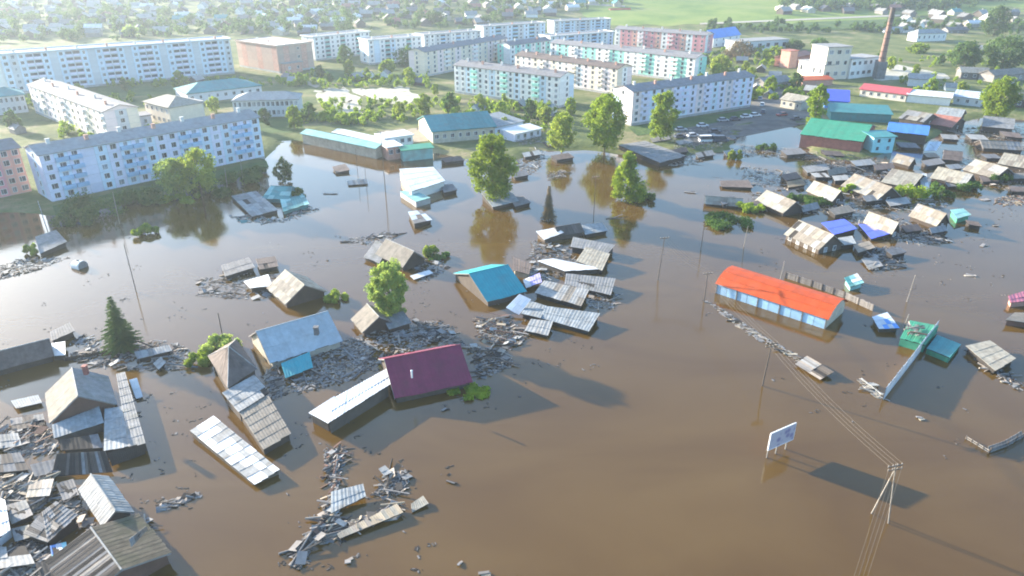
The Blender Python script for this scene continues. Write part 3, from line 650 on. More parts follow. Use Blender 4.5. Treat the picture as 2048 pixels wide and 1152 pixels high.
def car(label, px, py, ang, mat, zb=GZ + 0.06, big=False, group=None):
    b = G(px, py, 0.06) if zb is None else P(px, py, zb); o = thing('van' if big else 'parked_car', label, 'van' if big else 'car', b, group); o.rotation_euler = (0, 0, R(ang))
    L_, W_, h1, h2 = (5.6, 2.0, 1.0, 2.2) if big else (4.3, 1.75, 0.85, 1.45)
    mb = MB(); x = L_ / 2
    pr = [(-x, .3), (-x, h1 * .85), (-x * .92, h1), (x * .9, h1 * .92), (x, h1 * .75), (x, .3)]
    mb.prism([(a, -W_ / 2, z) for a, z in pr], [(a, W_ / 2, z) for a, z in pr]); mb.build('body', mat, o)
    pr = [(-x * .85, h1 - .01), (-x * .62, h2 - .04), (x * .18, h2 - .04), (x * .5, h1 - .01)] if not big else [(-x * .97, h1 - .01), (-x * .95, h2), (x * .45, h2), (x * .75, h1 - .01)]
    mb = MB(); mb.prism([(a, -W_ * .44, z) for a, z in pr], [(a, W_ * .44, z) for a, z in pr]); mb.build('windows', 'glass', o)
    a0, a1 = pr[1][0], pr[2][0]; mb = MB(); mb.box(((a0 + a1) / 2, 0, h2), (a1 - a0, 0, 0), (0, W_ * .86, 0), (0, 0, .06)); mb.build('roof', mat, o)
    for sx in (-.62, .62):
        for sy in (-1, 1): mb = MB(); mb.tube([(x * sx, sy * W_ * .5, .31), (x * sx, sy * W_ * .38, .31)], .31, 10); mb.build('wheel', 'tyre', o)
    return o
# ------------------------------------------------------------------ apartment blocks and town buildings
block('apartment_block', 'long five-storey pale lilac panel block standing in the flood at left', (107, 410), (530, 318), 13.2, 11, 5, 19, ['plaster_lilac', 'plaster_blue', 'plaster_lilac', 'plaster_lilac', 'plaster_blue', 'plaster_lilac', 'plaster_blue'], zg=0.0, bal=(1, 2, 6, 7, 11, 12, 16, 17), nowin=(3,), roofmat='roof_felt_pale', nvent=7)
block('apartment_block', 'pinkish-red block cut by the left edge beside the pale lilac block', (-160, 437), (66, 388), 12.8, 11, 5, 10, ['plaster_pink', 'plaster_rose', 'plaster_pink'], zg=0.0, bal=(2, 6), balmat='plaster_rose', nvent=3)
block('apartment_block', 'longest blue-grey panel block behind the school, far left', (22, 189), (470, 147), 17, 13, 6, 32, ['plaster_blue', 'plaster_grey', 'plaster_blue', 'plaster_blue', 'plaster_grey'], roof='flat', loggia=(3, 4, 8, 9, 13, 14, 18, 19, 23, 24, 28, 29), nowin=(6, 11, 16, 21, 26), balmat='plaster_lilac', roofmat='roof_felt_pale', nvent=8)
block('apartment_block', 'white-ended block row behind the brown hall, with dark loggia strips', (632, 122), (742, 108), 13, 12, 5, 11, ['plaster_white', 'plaster_white', 'plaster_grey'], roof='flat', loggia=(2, 5, 8), balmat='teal_pale', nvent=3)
block('apartment_block', 'pale mint-striped block beside the lawn trees', (740, 130), (845, 120), 13, 12, 5, 10, ['plaster_white', 'plaster_blue', 'plaster_white'], roof='flat', loggia=(3, 7), nowin=(1,), balmat='teal_pale', nvent=3)
block('apartment_block', 'cream block end behind the white foremost block', (852, 154), (1015, 120), 12.2, 11, 5, 15, ['plaster_cream', 'plaster_cream', 'plaster_pale_pink'], bal=(3, 8, 12), balmat='plaster_white', nvent=4)
block('apartment_block', 'white block with many dark windows foremost of the centre cluster', (910, 186), (1118, 216), 12.3, 11, 5, 17, ['plaster_white', 'plaster_white', 'plaster_blue', 'plaster_white'], bal=(3, 8, 13), balmat='plaster_mint', roofmat='roof_felt', nvent=6)
block('apartment_block', 'cream block with brick-topped roof right of the white block', (1030, 158), (1232, 191), 11.5, 11, 5, 16, ['plaster_cream', 'plaster_white', 'plaster_pale_pink'], bal=(4, 9, 13), balmat='plaster_cream', roofmat='slate_brown', nvent=8)
block('apartment_block', 'bright mint-green block with a pink gable end', (1100, 128), (1386, 166), 11.5, 11, 5, 20, ['plaster_white', 'plaster_mint', 'plaster_mint', 'plaster_white'], bal=(3, 8, 13, 17), balmat='plaster_white', roofmat='roof_felt', nvent=7)
block('apartment_block', 'lilac and pale blue block with white gable end behind the poplars', (1262, 252), (1500, 214), 12.4, 11, 5, 16, ['plaster_pale_pink', 'plaster_lilac', 'plaster_blue', 'plaster_lilac'], bal=(1, 5, 6, 9, 13), balmat='plaster_lilac', roofmat='roof_felt', nvent=7)
block('apartment_block', 'bluish block with white end at the back, lower of two rows', (1100, 112), (1225, 100), 11, 11, 5, 11, ['plaster_white', 'plaster_lilac', 'plaster_blue'], roof='flat', loggia=(3, 7), nvent=3)
block('apartment_block', 'grey-blue block furthest back beneath the meadow', (1108, 70), (1220, 64), 9.5, 11, 4, 11, ['plaster_grey', 'plaster_blue'], roof='flat', loggia=(2, 5, 8), nvent=3)
block('apartment_block', 'rose-red block with a white end section at the back', (1228, 92), (1408, 108), 11, 11, 4, 15, ['plaster_white', 'plaster_rose', 'plaster_rose', 'plaster_pink'], roof='gable', bal=(4, 9), balmat='plaster_pale_pink', nvent=5)
block('apartment_block', 'grey loggia block left of the bluish blocks at the back', (968, 88), (1090, 78), 11, 11, 4, 11, ['plaster_grey', 'plaster_blue', 'teal_pale'], roof='flat', loggia=(2, 5, 8), nvent=3)
block('apartment_block', 'long dull grey block behind the cream blocks', (850, 104), (962, 94), 10, 11, 4, 11, ['plaster_grey', 'plaster_white'], roof='flat', loggia=(3, 6), nvent=3)
block('apartment_block', 'mint and white block peeping over the rear of the cream row', (1020, 132), (1100, 120), 11, 10, 4, 8, ['plaster_white', 'plaster_mint'], nvent=2)
block('apartment_block', 'shabby pinkish grey block seen at an angle near the school', (72, 226), (222, 290), 11.0, 11, 4, 14, ['plaster_pale_pink', 'plaster_grey', 'plaster_cream'], bal=(2, 6, 10, 13), balmat='plaster_grey', roofmat='roof_felt', nvent=6)
hall('service_building', 'low pink-white annex wall in front of the shabby block', 'building', (232, 262), (306, 252), 4.0, 7, 'plaster_pale_pink', 'roof_felt', 'flat', cols=3)
block('brown_hall', 'windowless brown-pink corner hall with a pale flat roof', (480, 133), (560, 147), 13.5, 22, 3, 8, ['plaster_brown', 'brick_pink', 'plaster_brown'], roof='flat', nowin=tuple(range(8)), roofmat='concrete_pale', cat='building', nvent=3)
hall('service_building', 'low brown brick annex at the corner of the brown hall', 'building', (572, 148), (606, 143), 5, 8, 'brick_pink', 'roof_felt_pale', 'flat', cols=2)
hall('cream_building', 'square cream building with a pale pyramid roof near the school', 'building', (296, 240), (345, 254), 7, 13, 'plaster_cream', 'slate_cream', 'hip', 2.5, 2, 5)
hall('grey_annex', 'grey plaster annex right of the square cream building', 'building', (352, 252), (412, 240), 7, 12, 'plaster_grey', 'roof_felt_pale', 'flat', 2, 2, 5)
hall('school_hall', 'wide building with a dark teal hip roof and grassy yard', 'building', (378, 208), (525, 190), 4.2, 17, 'plaster_grey', 'teal', 'hip', 3.0, 1, 9)
hall('school_wing', 'two-storey school wing with tall narrow windows and grey roof', 'building', (470, 236), (600, 232), 6.5, 12, 'plaster_grey', 'slate_blue', 'hip', 2.2, 2, 14, wsize=(1.3, 1.9))
hall('kindergarten', 'building with teal roof and white windows at the left edge', 'building', (-50, 236), (58, 224), 7, 12, 'plaster_grey', 'teal', 'hip', 2.6, 2, 10, wsize=(1.2, 1.8))
hall('lit_end_wall', 'lit white end wall of the longest block, added as a narrow tower', 'building', (4, 190), (22, 188), 17.5, 5, 'plaster_white', 'roof_felt_pale', 'flat')  # separate white box added for the block's lit end wall, brightness in its colour
hall('long_garage', 'long low garage row with pale green roof by the flooded square', 'garage', (606, 282), (752, 313), 2.6, 5.0, 'pale_wall', 'teal_pale', 'gable', 1.0, cols=0)
hall('long_shed', 'long white-roofed shed right behind the pale green garage row', 'shed', (668, 276), (772, 300), 2.0, 4.5, 'concrete_pale', 'white_sheet', 'gable', 0.8)
hall('market_hall', 'hall with a broad blue-teal roof behind the largest willow', 'building', (866, 287), (990, 276), 4.0, 20, 'pale_wall', 'teal', 'gable', 3.4, 1, 8)
hall('market_annex', 'blue-grey annex with lean roof at the right of the teal hall', 'building', (990, 276), (1046, 262), 3.5, 12, 'plaster_blue', 'slate_blue', 'shed', 1.4, 1, 4)
hall('kiosk', 'green-striped kiosk with flat pale roof at the water edge', 'kiosk', (806, 318), (866, 312), 2.6, 4.0, 'teal_pale', 'green_roof', 'shed', 0.4)
hall('brick_shop', 'small brick-red shop with white front left of the green kiosk', 'shop', (776, 316), (804, 312), 3.2, 7, 'brick_pink', 'white_sheet', 'flat', 1, 1, 2)
hall('white_shop', 'low white flat-roofed shop behind the red brick shop', 'shop', (770, 296), (826, 288), 3.0, 7, 'plaster_white', 'white_sheet', 'flat', 1, 1, 4)
hall('parade_shed', 'low white shed with blue doors right of the teal hall', 'shed', (1030, 284), (1082, 272), 2.6, 6, 'plaster_lilac', 'white_sheet', 'shed', .6, 1, 4)
# right: factory, chimney, coloured roofs
hall('boiler_house', 'tall sunlit cream boiler house with brick side', 'building', (1645, 160), (1692, 158), 15.5, 13, 'plaster_cream', 'roof_felt_pale', 'flat', 1, 3, 3, wsize=(2.2, 2.0))
hall('boiler_annex', 'low cream wing left of the tall boiler house', 'building', (1594, 148), (1644, 160), 7, 11, 'plaster_cream', 'roof_felt_pale', 'flat', 1, 1, 4, wsize=(2.0, 2.6))
hall('brick_ruin', 'orange brick tower stump left of the boiler house', 'building', (1558, 134), (1576, 137), 9, 6, 'brick_pink', 'brick_red', 'flat')
hall('brick_shed', 'low ruined red brick shed behind the cream wing', 'building', (1578, 136), (1622, 126), 5, 9, 'brick_red', 'red_brown', 'gable', 1.5)
hall('striped_building', 'white building with two dark window bands beside the chimney', 'building', (1697, 158), (1752, 152), 9.5, 11, 'plaster_white', 'roof_felt_pale', 'flat', 1, 2, 5, wsize=(2.2, 1.6), wmat='black')
hall('blue_gable_house', 'white hall with a steep blue roof at the foot of the meadow', 'building', (1425, 96), (1478, 88), 6, 10, 'plaster_white', 'blue_sky', 'gable', 5, 2, 4)
hall('depot', 'long pale depot with grey roof beyond the brick tower', 'building', (1476, 104), (1575, 98), 6, 14, 'plaster_grey', 'roof_felt_pale', 'flat', 1, 1, 6, wsize=(3, 2.5))
hall('white_house', 'white hip-roofed house with upright windows beyond the chimney', 'house', (1832, 84), (1890, 82), 5.5, 9, 'plaster_white', 'slate_blue', 'hip', 2.5, 1, 6, wsize=(1.2, 2))
hall('white_cottage', 'small orange-roofed white cottage behind the rose-red block', 'house', (1222, 38), (1262, 37), 6, 9, 'plaster_white', 'orange', 'gable', 3)
hall('red_long_house', 'long house with faded red roof and cream front above the yards', 'house', (1718, 192), (1810, 204), 3.0, 9, 'plaster_cream', 'red_roof', 'gable', 2.0, 1, 6)
hall('white_store', 'white gable-fronted store at the end of the faded red roof', 'building', (1812, 204), (1898, 212), 3.2, 9, 'plaster_white', 'white_sheet', 'gable', 1.6)
hall('grey_shed', 'grey corrugated shed between white stores near the right poplar', 'shed', (1815, 172), (1862, 175), 3.5, 8, 'plaster_grey', 'slate_blue', 'gable', 2.0)
hall('blue_store', 'store with vivid ultramarine roof left of the red roof', 'building', (1648, 216), (1694, 219), 3.0, 9, 'blue_sky', 'blue', 'shed', 3.0)
hall('teal_store', 'flat teal-roofed store directly behind the big green barn', 'building', (1660, 240), (1780, 246), 3.0, 10, 'teal', 'teal', 'shed', 1.5)
hall('orange_sheds', 'row of low orange-red roofs at the foot of the boiler house', 'shed', (1604, 172), (1664, 170), 2.5, 5, 'brick_pink', 'orange', 'shed', 1.0)
for i, (x0, y0, x1, y1, ro, wl, lb) in enumerate([(1925, 108, 1965, 110, 'slate', 'wood_grey', 'grey plank house under the far right tree crowns'), (1905, 208, 1960, 214, 'zinc', 'plaster_grey', 'zinc roofed shed left of the leafy right-hand tree'),
        (2012, 214, 2060, 216, 'slate_tan', 'board_wall', 'tan roofed house cut by the right edge under the leafy tree'), (1780, 70, 1825, 68, 'slate_blue', 'plaster_grey', 'blue-grey shed left of the white hip-roofed house'),
        (1895, 70, 1935, 69, 'slate_dark', 'wood_grey', 'dark roofed barn right of the white hip-roofed house'), (1920, 158, 1975, 160, 'slate_cream', 'wood_grey', 'long cream roofed barn on the meadow edge, far right'), (1985, 165, 2050, 160, 'slate_tan', 'wood_grey', 'low tan barn by the right edge below the tree pair'),
        (1870, 246, 1915, 252, 'slate_blue', 'board_wall', 'bluish shed behind the red-brown roof'), (1530, 182, 1580, 176, 'slate', 'wood_grey', 'low grey barn right of the lilac block'), (1560, 214, 1600, 222, 'slate_cream', 'pale_wall', 'small cream hut beside the asphalt road')]):
    hall('far_shed', lb, 'shed', (x0, y0), (x1, y1), 3.2, 8, wl, ro, 'gable', 2.2, 1, 3)
# chimney
b = P(1756, 157, GZ); hgt = height_to(b, 15); o = thing('factory_chimney', 'tall slender brick factory chimney with dark plinth', 'chimney', b)
mb = MB(); mb.box((0, 0, 4), (4.4, 0, 0), (0, 4.4, 0), (0, 0, 8.4)); mb.build('plinth', 'slate_dark', o)
mb = MB(); mb.tube([(0, 0, 8), (0, 0, hgt * .6), (0, 0, hgt * .8)], [1.6, 1.3, 1.15], 16); mb.build('shaft', 'brick_dark', o)
mb = MB(); mb.tube([(0, 0, hgt * .8), (0, 0, hgt - .6)], [1.24, 1.1], 16); mb.tube([(0, 0, hgt - .6), (0, 0, hgt)], [1.3, 1.3], 16); mb.build('crown', 'slate_brown', o)
for i in range(7): mb = MB(); z = 10 + i * (hgt - 12) / 7; rr = 1.75 - 0.65 * (z - 8) / (hgt - 8); mb.tube([(0, 0, z), (0, 0, z + .18)], rr + .05, 16); mb.build('steel_band', 'black', o)

# ------------------------------------------------------------------ flooded houses, centre and foreground
def vent(o, base, px, py, z, mat='plaster_white', h=0.9, r_=0.13):
    p = P(px, py, z); mb = MB(); mb.tube([p - UP * .3, p + UP * h], r_, 8); mb.tube([p + UP * h, p + UP * (h + .15)], [r_ * 1.6, r_ * .4], 8); mb.build('vent_pipe', mat, o, base)
o, bs, _ = gable('flooded_house', 'house with a plain maroon metal roof rising from the flood', 'house', (769, 719), (920, 690), 5.4, (794, 797), 2.1, 'maroon', wall='board_wall', nv=1)
vent(o, bs, 824, 752, 3.9)
slab('flooded_shed', 'long white-topped shed roof joined to the maroon house', 'shed', [(668, 796, 2.6), (772, 738, 2.6), (781, 769, 2.5), (655, 848, 2.4)], 'white_sheet', 9, 2, wall='board_wall', ground=-1)
slab('flooded_shed', 'white corner roof sheet at the far end of the long shed', 'shed', [(617, 826, 2.2), (668, 793, 2.8), (690, 806, 2.5), (655, 847, 2.15)], 'white_sheet', 3, 1, wall='board_wall')
o, bs, _ = gable('flooded_house', 'house with a broad pale blue-grey roof above a turquoise porch', 'house', (512, 664), (655, 623), 5.6, (543, 727), 2.3, 'roof_ice', wall='pale_wall', nv=2, gwins=0)
p = P(633, 664, 4.4); mb = MB(); mb.box(p + UP * .2, (.7, 0, 0), (0, .7, 0), (0, 0, 1.3)); mb.box(p + UP * .9, (.85, 0, 0), (0, .85, 0), (0, 0, .15)); mb.build('chimney', 'slate_dark', o, bs)
slab('flooded_porch', 'turquoise sheet porch roof below the pale blue-grey roof', 'porch', [(562, 727, 1.9), (619, 704, 1.9), (626, 736, 1.2), (571, 757, 1.2)], 'turquoise', 5, 1, wall='wood_dark')
pyramid('flooded_house', 'tent-roofed house with one sunlit and one dark slope', 'house', (457, 696), 5.2, (417, 712), (456, 776), (514, 738), 2.2, 'slate_brown')
slab('flooded_annex', 'stepped grey annex roof directly below the tent-roofed house', 'shed', [(444, 786, 2.6), (508, 750, 2.6), (540, 786, 2.3), (477, 825, 2.3)], 'slate_pale', 5, 3, wall='board_wall', drop=0.06)
slab('flooded_annex', 'lower grey-tan annex roof ending the stepped row', 'shed', [(477, 823, 2.2), (535, 789, 2.2), (582, 868, 1.7), (526, 899, 1.7)], 'slate_tan', 5, 5, wall='log_wall')
slab('drifting_roof_wreck', 'long white corrugated roof lying on the water', 'roof', [(380, 862, .9), (427, 832, 1.1), (560, 941, .8), (507, 968, .5)], ['white_sheet', 'white_sheet', 'slate_pale'], 4, 9, wall='wood', ground=-.6)
gable('flooded_house', 'house with tan and slate slopes and a brown gable beside the flat roof', 'house', (156, 792), (144, 736), 5.6, (98, 838), 2.6, 'slate_tan', 'slate', wall='wood_red', chimney=(0.45, -0.4))
slab('flooded_porch', 'blue-grey porch roof beneath the brown gable', 'porch', [(104, 850, 2.2), (198, 813, 2.3), (208, 846, 1.8), (108, 878, 1.7)], 'slate_blue', 6, 1, wall='wood')
slab('flat_roofed_shed', 'long flat grey roof strip wrapping the tan-and-slate house', 'shed', [(232, 748, 2.2), (250, 744, 2.2), (291, 886, 2.0), (258, 896, 2.0)], 'slate', 2, 9, wall='wood_dark')
slab('flat_roofed_shed', 'square grey-blue flat roof at the corner of the strip', 'shed', [(209, 818, 2.1), (255, 812, 2.1), (266, 892, 1.9), (208, 903, 1.9)], 'slate_blue', 3, 4, wall='wood_dark')
slab('slatted_fence', 'dark slatted fence wall with pale battens below the flat roof', 'fence', [(113, 908, 1.7), (210, 902, 1.7), (226, 944, 0.3), (103, 954, 0.3)], ['wood_dark'] * 6 + ['wood'] * 3 + ['slate'], 18, 1)
slab('plank_fence', 'black plank wall at the outer corner of the flat roof', 'fence', [(214, 905, 1.6), (290, 888, 1.6), (291, 908, 0.2), (224, 932, 0.2)], 'wood_dark', 9, 1)
gable('flooded_house', 'grey-roofed house with pale left slope near the lower left corner', 'house', (182, 949), (231, 1022), 4.0, (205, 1055), 2.7, 'slate_pale', 'slate_blue', wall='log_wall', nv=2)
gable('flooded_house', 'house with a dark plank slope and a mossy slope at the bottom edge', 'house', (182, 1056), (243, 1140), 3.9, (342, 1106), 2.6, 'slate_moss', ['wood', 'wood_grey', 'wood_dark', 'wood', 'wood_pale'], wall='wood_red', nu=24, nv=1)
slab('broken_gable', 'broken triangular porch gable leaning on the mossy roof', 'debris', [(258, 1078, 4.2), (292, 1052, 4.6), (296, 1058, 3.6), (262, 1094, 3.4)], 'wood_grey', 4, 1)
slab('flooded_shed', 'weathered board roof left of the pale-sloped house', 'shed', [(84, 1024, 2.4), (112, 1003, 2.6), (157, 1031, 2.2), (95, 1085, 1.6)], ['wood_grey', 'wood', 'slate'], 4, 7, wall='wood_dark')
slab('flooded_shed', 'rough board roof sloping left beside the weathered one', 'shed', [(46, 1068, 1.6), (84, 1024, 2.3), (120, 1052, 2.1), (94, 1085, 1.5)], ['wood_grey', 'wood', 'wood_pale'], 6, 2, wall='wood_dark')
slab('white_roofed_shed', 'bright white roof corner at the left edge near the bottom', 'roof', [(-30, 985, 2.4), (10, 1000, 2.4), (21, 1060, 1.8), (-30, 1098, 1.8)], 'white_sheet', 3, 3, wall='plaster_grey')
slab('tarp', 'crumpled blue plastic tarp between the board roof and the plank roof', 'tarp', [(100, 1092, 1.0), (132, 1084, 1.2), (138, 1128, .8), (108, 1142, .3)], ['blue_sky', 'zinc', 'cyan_wall'], 3, 3, wall='zinc', ground=-.5)
gable('flooded_house', 'long low house with far slope painted white as sunlit, near slope brown as shaded, left edge', 'house', (-70, 720), (98, 678), 4.3, (102, 714), 2.1, 'slate_brown', 'white_sheet', wall='log_wall', nv=2)  # roof colours carry sunlight on the far slope and shade on the near
slab('flooded_shed', 'small dark shed roof behind the long low house', 'shed', [(100, 664, 1.5), (139, 645, 1.6), (150, 663, 1.1), (103, 683, 1.0)], 'slate_dark', 4, 1, wall='wood_dark')
slab('flooded_shed', 'small white sheet roof at the end of the long low house', 'shed', [(100, 688, 1.4), (130, 683, 1.4), (131, 711, 1.0), (103, 713, 1.0)], 'white_sheet', 3, 2, wall='wood_dark')
slab('drifting_roof_wreck', 'row of pale box lids on a sunken wall beside the spruce', 'debris', [(268, 704, 1.0), (338, 690, 1.0), (344, 702, .7), (275, 719, .7)], ['slate_pale', 'white_sheet', 'slate'], 6, 1, wall='wood_dark')
slab('crate', 'tilted square pale lid floating right of the spruce', 'debris', [(306, 727, .8), (322, 714, 1.0), (332, 726, .9), (317, 740, .6)], 'slate_pale', 2, 2, wall='wood_dark')
slab('sheet_fragment', 'upright white sheet leaning in the flood near the tan-and-slate house', 'debris', [(258, 760, 1.6), (274, 756, 1.6), (286, 794, .3), (272, 798, .3)], 'white_sheet', 2, 2)
slab('drifting_roof_wreck', 'blue-grey sheet roof adrift left of the tan-and-slate house', 'roof', [(22, 802, .5), (76, 790, .5), (84, 806, .4), (32, 818, .4)], 'slate_blue', 5, 1)
gable('flooded_house', 'house with bright cream roof and dark gable, left of the maroon roof', 'house', (570, 540), (609, 570), 4.6, (577, 614), 1.9, ['slate_cream', 'slate_cream', 'slate_tan'], wall='log_wall')
slab('flooded_porch', 'white porch roof left of the cream-roofed house', 'porch', [(487, 563, 1.4), (536, 549, 1.8), (545, 572, 1.5), (500, 577, 1.0)], 'white_sheet', 4, 2, wall='wood_dark')
slab('flooded_shed', 'slate shed roof afloat above the cream-roofed house', 'shed', [(442, 531, 1.2), (497, 515, 1.3), (510, 535, .9), (450, 554, .8)], 'slate_dark', 5, 2, wall='wood_dark')
slab('flooded_shed', 'half-sunk brownish shed roof next to the slate shed', 'shed', [(511, 518, 1.0), (550, 513, 1.0), (557, 533, .7), (519, 540, .7)], 'slate_brown', 4, 2, wall='wood_dark', drop=.1)
gable('flooded_house', 'tan-roofed house with a dark gable beside the small yellow bush', 'house', (772, 478), (828, 503), 4.6, (806, 536), 1.9, 'slate_tan', wall='log_wall')
slab('flooded_annex', 'lilac-grey lean roof on the left of the tan dark-gabled house', 'shed', [(752, 481, 2.2), (776, 494, 2.2), (759, 527, 1.2), (727, 515, 1.2)], 'slate', 4, 3, wall='wood_dark')
slab('sheet_fragment', 'white sheet floating right of the tan dark-gabled house', 'debris', [(820, 552, .4), (858, 540, .5), (866, 547, .3), (828, 560, .2)], 'white_sheet', 3, 1)
gable('flooded_house', 'little tan-roofed house in the shade of the bright poplar', 'house', (734, 608), (758, 634), 4.2, (724, 665), 2.0, 'slate_tan', wall='log_wall')
slab('flooded_annex', 'grey annex roof right of the little tan-roofed house', 'shed', [(764, 634, 2.3), (806, 622, 2.3), (823, 646, 1.7), (778, 660, 1.7)], 'slate', 4, 2, wall='wood_dark')
gable('flooded_house', 'house with a clean turquoise metal roof', 'house', (938, 548), (1016, 530), 5.0, (970, 605), 2.2, 'turquoise', wall='board_wall', nv=1)
slab('wall_fragment', 'leaning pale blue wall panel in front of the turquoise roof', 'debris', [(1039, 588, 2.6), (1062, 599, 2.2), (1038, 630, .5), (1012, 616, 1.0)], 'zinc', 3, 2)
slab('stair_shed', 'grey box-like shed wreck behind the turquoise roof', 'shed', [(1026, 514, 2.2), (1062, 528, 2.2), (1058, 549, 1.8), (1027, 541, 1.8)], 'slate_brown', 3, 2, wall='pale_wall')
slab('sheet_fragment', 'curled violet-white sheet right of the turquoise roof', 'debris', [(1046, 560, .7), (1079, 546, 1.3), (1084, 565, .9), (1052, 577, .6)], ['violet', 'white_sheet'], 3, 2)
slab('roof_wreck', 'tan square roof slope above a white broken roof edge', 'roof', [(1172, 494, 2.6), (1220, 508, 2.6), (1204, 542, 1.5), (1152, 522, 1.5)], 'slate_cream', 4, 3, wall='wood_dark')
slab('roof_wreck', 'long white broken roof edge beneath the tan square slope', 'roof', [(1074, 522, 1.6), (1106, 517, 1.8), (1204, 538, 1.5), (1130, 543, 1.1)], 'white_sheet', 7, 1, wall='wood')
slab('roof_wreck', 'grey corrugated roof with a chimney behind the tan square slope', 'roof', [(1146, 474, 2.4), (1230, 490, 2.2), (1216, 507, 1.8), (1141, 494, 1.8)], 'slate', 7, 1, wall='wood_dark')
gable('flooded_house', 'long wreck with a white roof slope and brown plank side', 'house', (1110, 455), (1160, 447), 3.4, (1126, 472), 2.0, ['slate_brown', 'wood'], 'white_sheet', wall='board_wall')
slab('roof_wreck', 'white roof sheet on the left end of the long plank-sided wreck', 'roof', [(1072, 463, 2.0), (1112, 455, 2.6), (1128, 466, 2.1), (1088, 480, 1.4)], 'white_sheet', 4, 1, wall='board_wall')
slab('roof_wreck', 'blue-grey shed roof right of the long plank-sided wreck', 'roof', [(1163, 450, 1.8), (1204, 446, 1.8), (1216, 462, 1.3), (1170, 470, 1.3)], 'slate_blue', 4, 2, wall='wood_dark')
slab('roof_wreck', 'grey slate roof of the lowest right house in the wreck cluster', 'roof', [(1132, 547, 2.0), (1231, 557, 2.0), (1221, 591, 1.3), (1129, 569, 1.3)], 'slate', 8, 2, wall='wood_dark')
slab('roof_wreck', 'tan-grey roof in the middle of the wreck cluster', 'roof', [(1088, 561, 2.0), (1178, 580, 2.0), (1162, 613, 1.4), (1069, 586, 1.4)], ['slate_tan', 'slate_pale'], 7, 2, wall='wood_dark')
slab('roof_wreck', 'large blue-grey slate roof lowest in the wreck cluster', 'roof', [(1090, 612, 1.9), (1200, 627, 1.9), (1177, 664, 1.2), (1082, 637, 1.3)], 'slate_blue', 8, 2, wall='wood_dark')
slab('roof_wreck', 'small pale blue roof piece left of the large slate roof', 'roof', [(1060, 602, 1.5), (1093, 612, 1.5), (1081, 637, 1.0), (1042, 628, 1.0)], 'slate_blue', 3, 2, wall='wood_dark')
slab('roof_wreck', 'small grey roof flap hanging below the large slate roof', 'roof', [(1062, 638, 1.1), (1106, 643, 1.1), (1096, 672, .5), (1049, 662, .5)], 'slate_pale', 3, 2, wall='wood_dark')
# orange-roofed long building
A, B, E_ = P(1459, 536, 3.9), P(1677, 602, 3.9), P(1427, 570, 2.0)
u = (B - A); L_ = u.length; u.normalize(); n = Vector((-u.y, u.x, 0)); n = n if n.y < 0 else -n; hw = 4.6
c = (A + B) / 2; bs = Vector((c.x, c.y, 0)); o = thing('orange_roofed_store', 'long store with a rounded orange roof and pale blue panel walls', 'building', bs)
prof = [(hw, 2.0), (hw * .72, 3.0), (hw * .38, 3.7), (0, 3.95), (-hw * .38, 3.7), (-hw * .72, 3.0), (-hw, 2.0)]
a0 = A - u * 0.3
pt = lambda s, k: Vector((a0.x, a0.y, 0)) + u * s + n * prof[k][0] + UP * prof[k][1]
for k in range(6): 
    kk = (k, k + 1) if prof[k][1] > prof[k + 1][1] else (k + 1, k)
    sheets(o, bs, pt(0, kk[0]), pt(L_ + .6, kk[0]), pt(L_ + .6, kk[1]), pt(0, kk[1]), 'orange', 16, 1, wob=0.004, ribs=False)
mb = MB(); q = [Vector((A.x, A.y, 0)) + n * (x * .93) + UP * (z - .15) for x, z in prof] + [Vector((A.x, A.y, -1.2)) - n * hw * .93, Vector((A.x, A.y, -1.2)) + n * hw * .93]
mb.prism(q, [p + u * L_ for p in q]); mb.build('wall', 'pale_wall', o, bs)
for i in range(10):
    p = A + u * (L_ * (i + .5) / 10) + n * (hw * .93 + .05); p.z = .55; mb = MB(); mb.box(p, u * (L_ / 10 - .1), n * .08, (0, 0, 2.6)); mb.build('wall_panel', 'blue_wall', o, bs)
for i in range(6):
    p = A + u * (L_ * i / 5) + n * (hw * .93 + .12); p.z = .4; mb = MB(); mb.box(p, u * .22, n * .2, (0, 0, 3.0)); mb.build('wall_post', 'slate_dark', o, bs)
fence('board_fence', 'grey plank fence running behind the orange-roofed store', [(1570, 556), (1622, 573), (1688, 596), (1745, 622)], 1.3, 'wood_grey')
slab('drifting_roof_wreck', 'crumpled pale blue metal roof between the orange and green roofs', 'roof', [(1744, 634, 1.4), (1774, 625, 1.6), (1799, 657, .9), (1758, 659, .7)], ['zinc', 'zinc', 'blue_sky'], 4, 3, wall='wood')
slab('flooded_garage', 'flat green metal garage with debris on its roof', 'garage', [(1820, 641, 1.9), (1878, 652, 1.9), (1850, 691, 1.9), (1800, 677, 1.9)], 'green_roof', 6, 1, wall='green_wall', ins=.1)
slab('flooded_garage', 'lower shaded teal-green garage right of the flat green one', 'garage', [(1874, 670, 1.2), (1922, 689, 1.2), (1899, 716, 1.0), (1853, 697, 1.0)], 'teal', 5, 1, wall='green_wall', ins=.1)
fence('board_fence', 'straight blue-grey plank fence from the green garage towards the viewer', [(1872, 662), (1820, 730), (1766, 800)], 2.1, 'zinc')
slab('drifting_roof_wreck', 'cream corrugated roof with ragged edge right of the green garages', 'roof', [(1931, 692, 1.0), (1979, 681, 1.6), (2032, 718, 1.5), (1990, 742, .8)], 'slate_cream', 5, 4, wall='wood_dark', drop=.04)
slab('flooded_shed', 'red roof corner at the right edge', 'shed', [(2016, 592, 2.0), (2070, 576, 2.2), (2080, 600, 1.6), (2020, 606, 1.5)], 'pink_roof', 4, 2, wall='brick_pink')
slab('flooded_shed', 'tan roof over a dark opening at the right edge', 'shed', [(2010, 640, 1.6), (2030, 625, 1.9), (2090, 632, 1.9), (2080, 650, 1.4)], 'slate_tan', 4, 2, wall='wood_red')
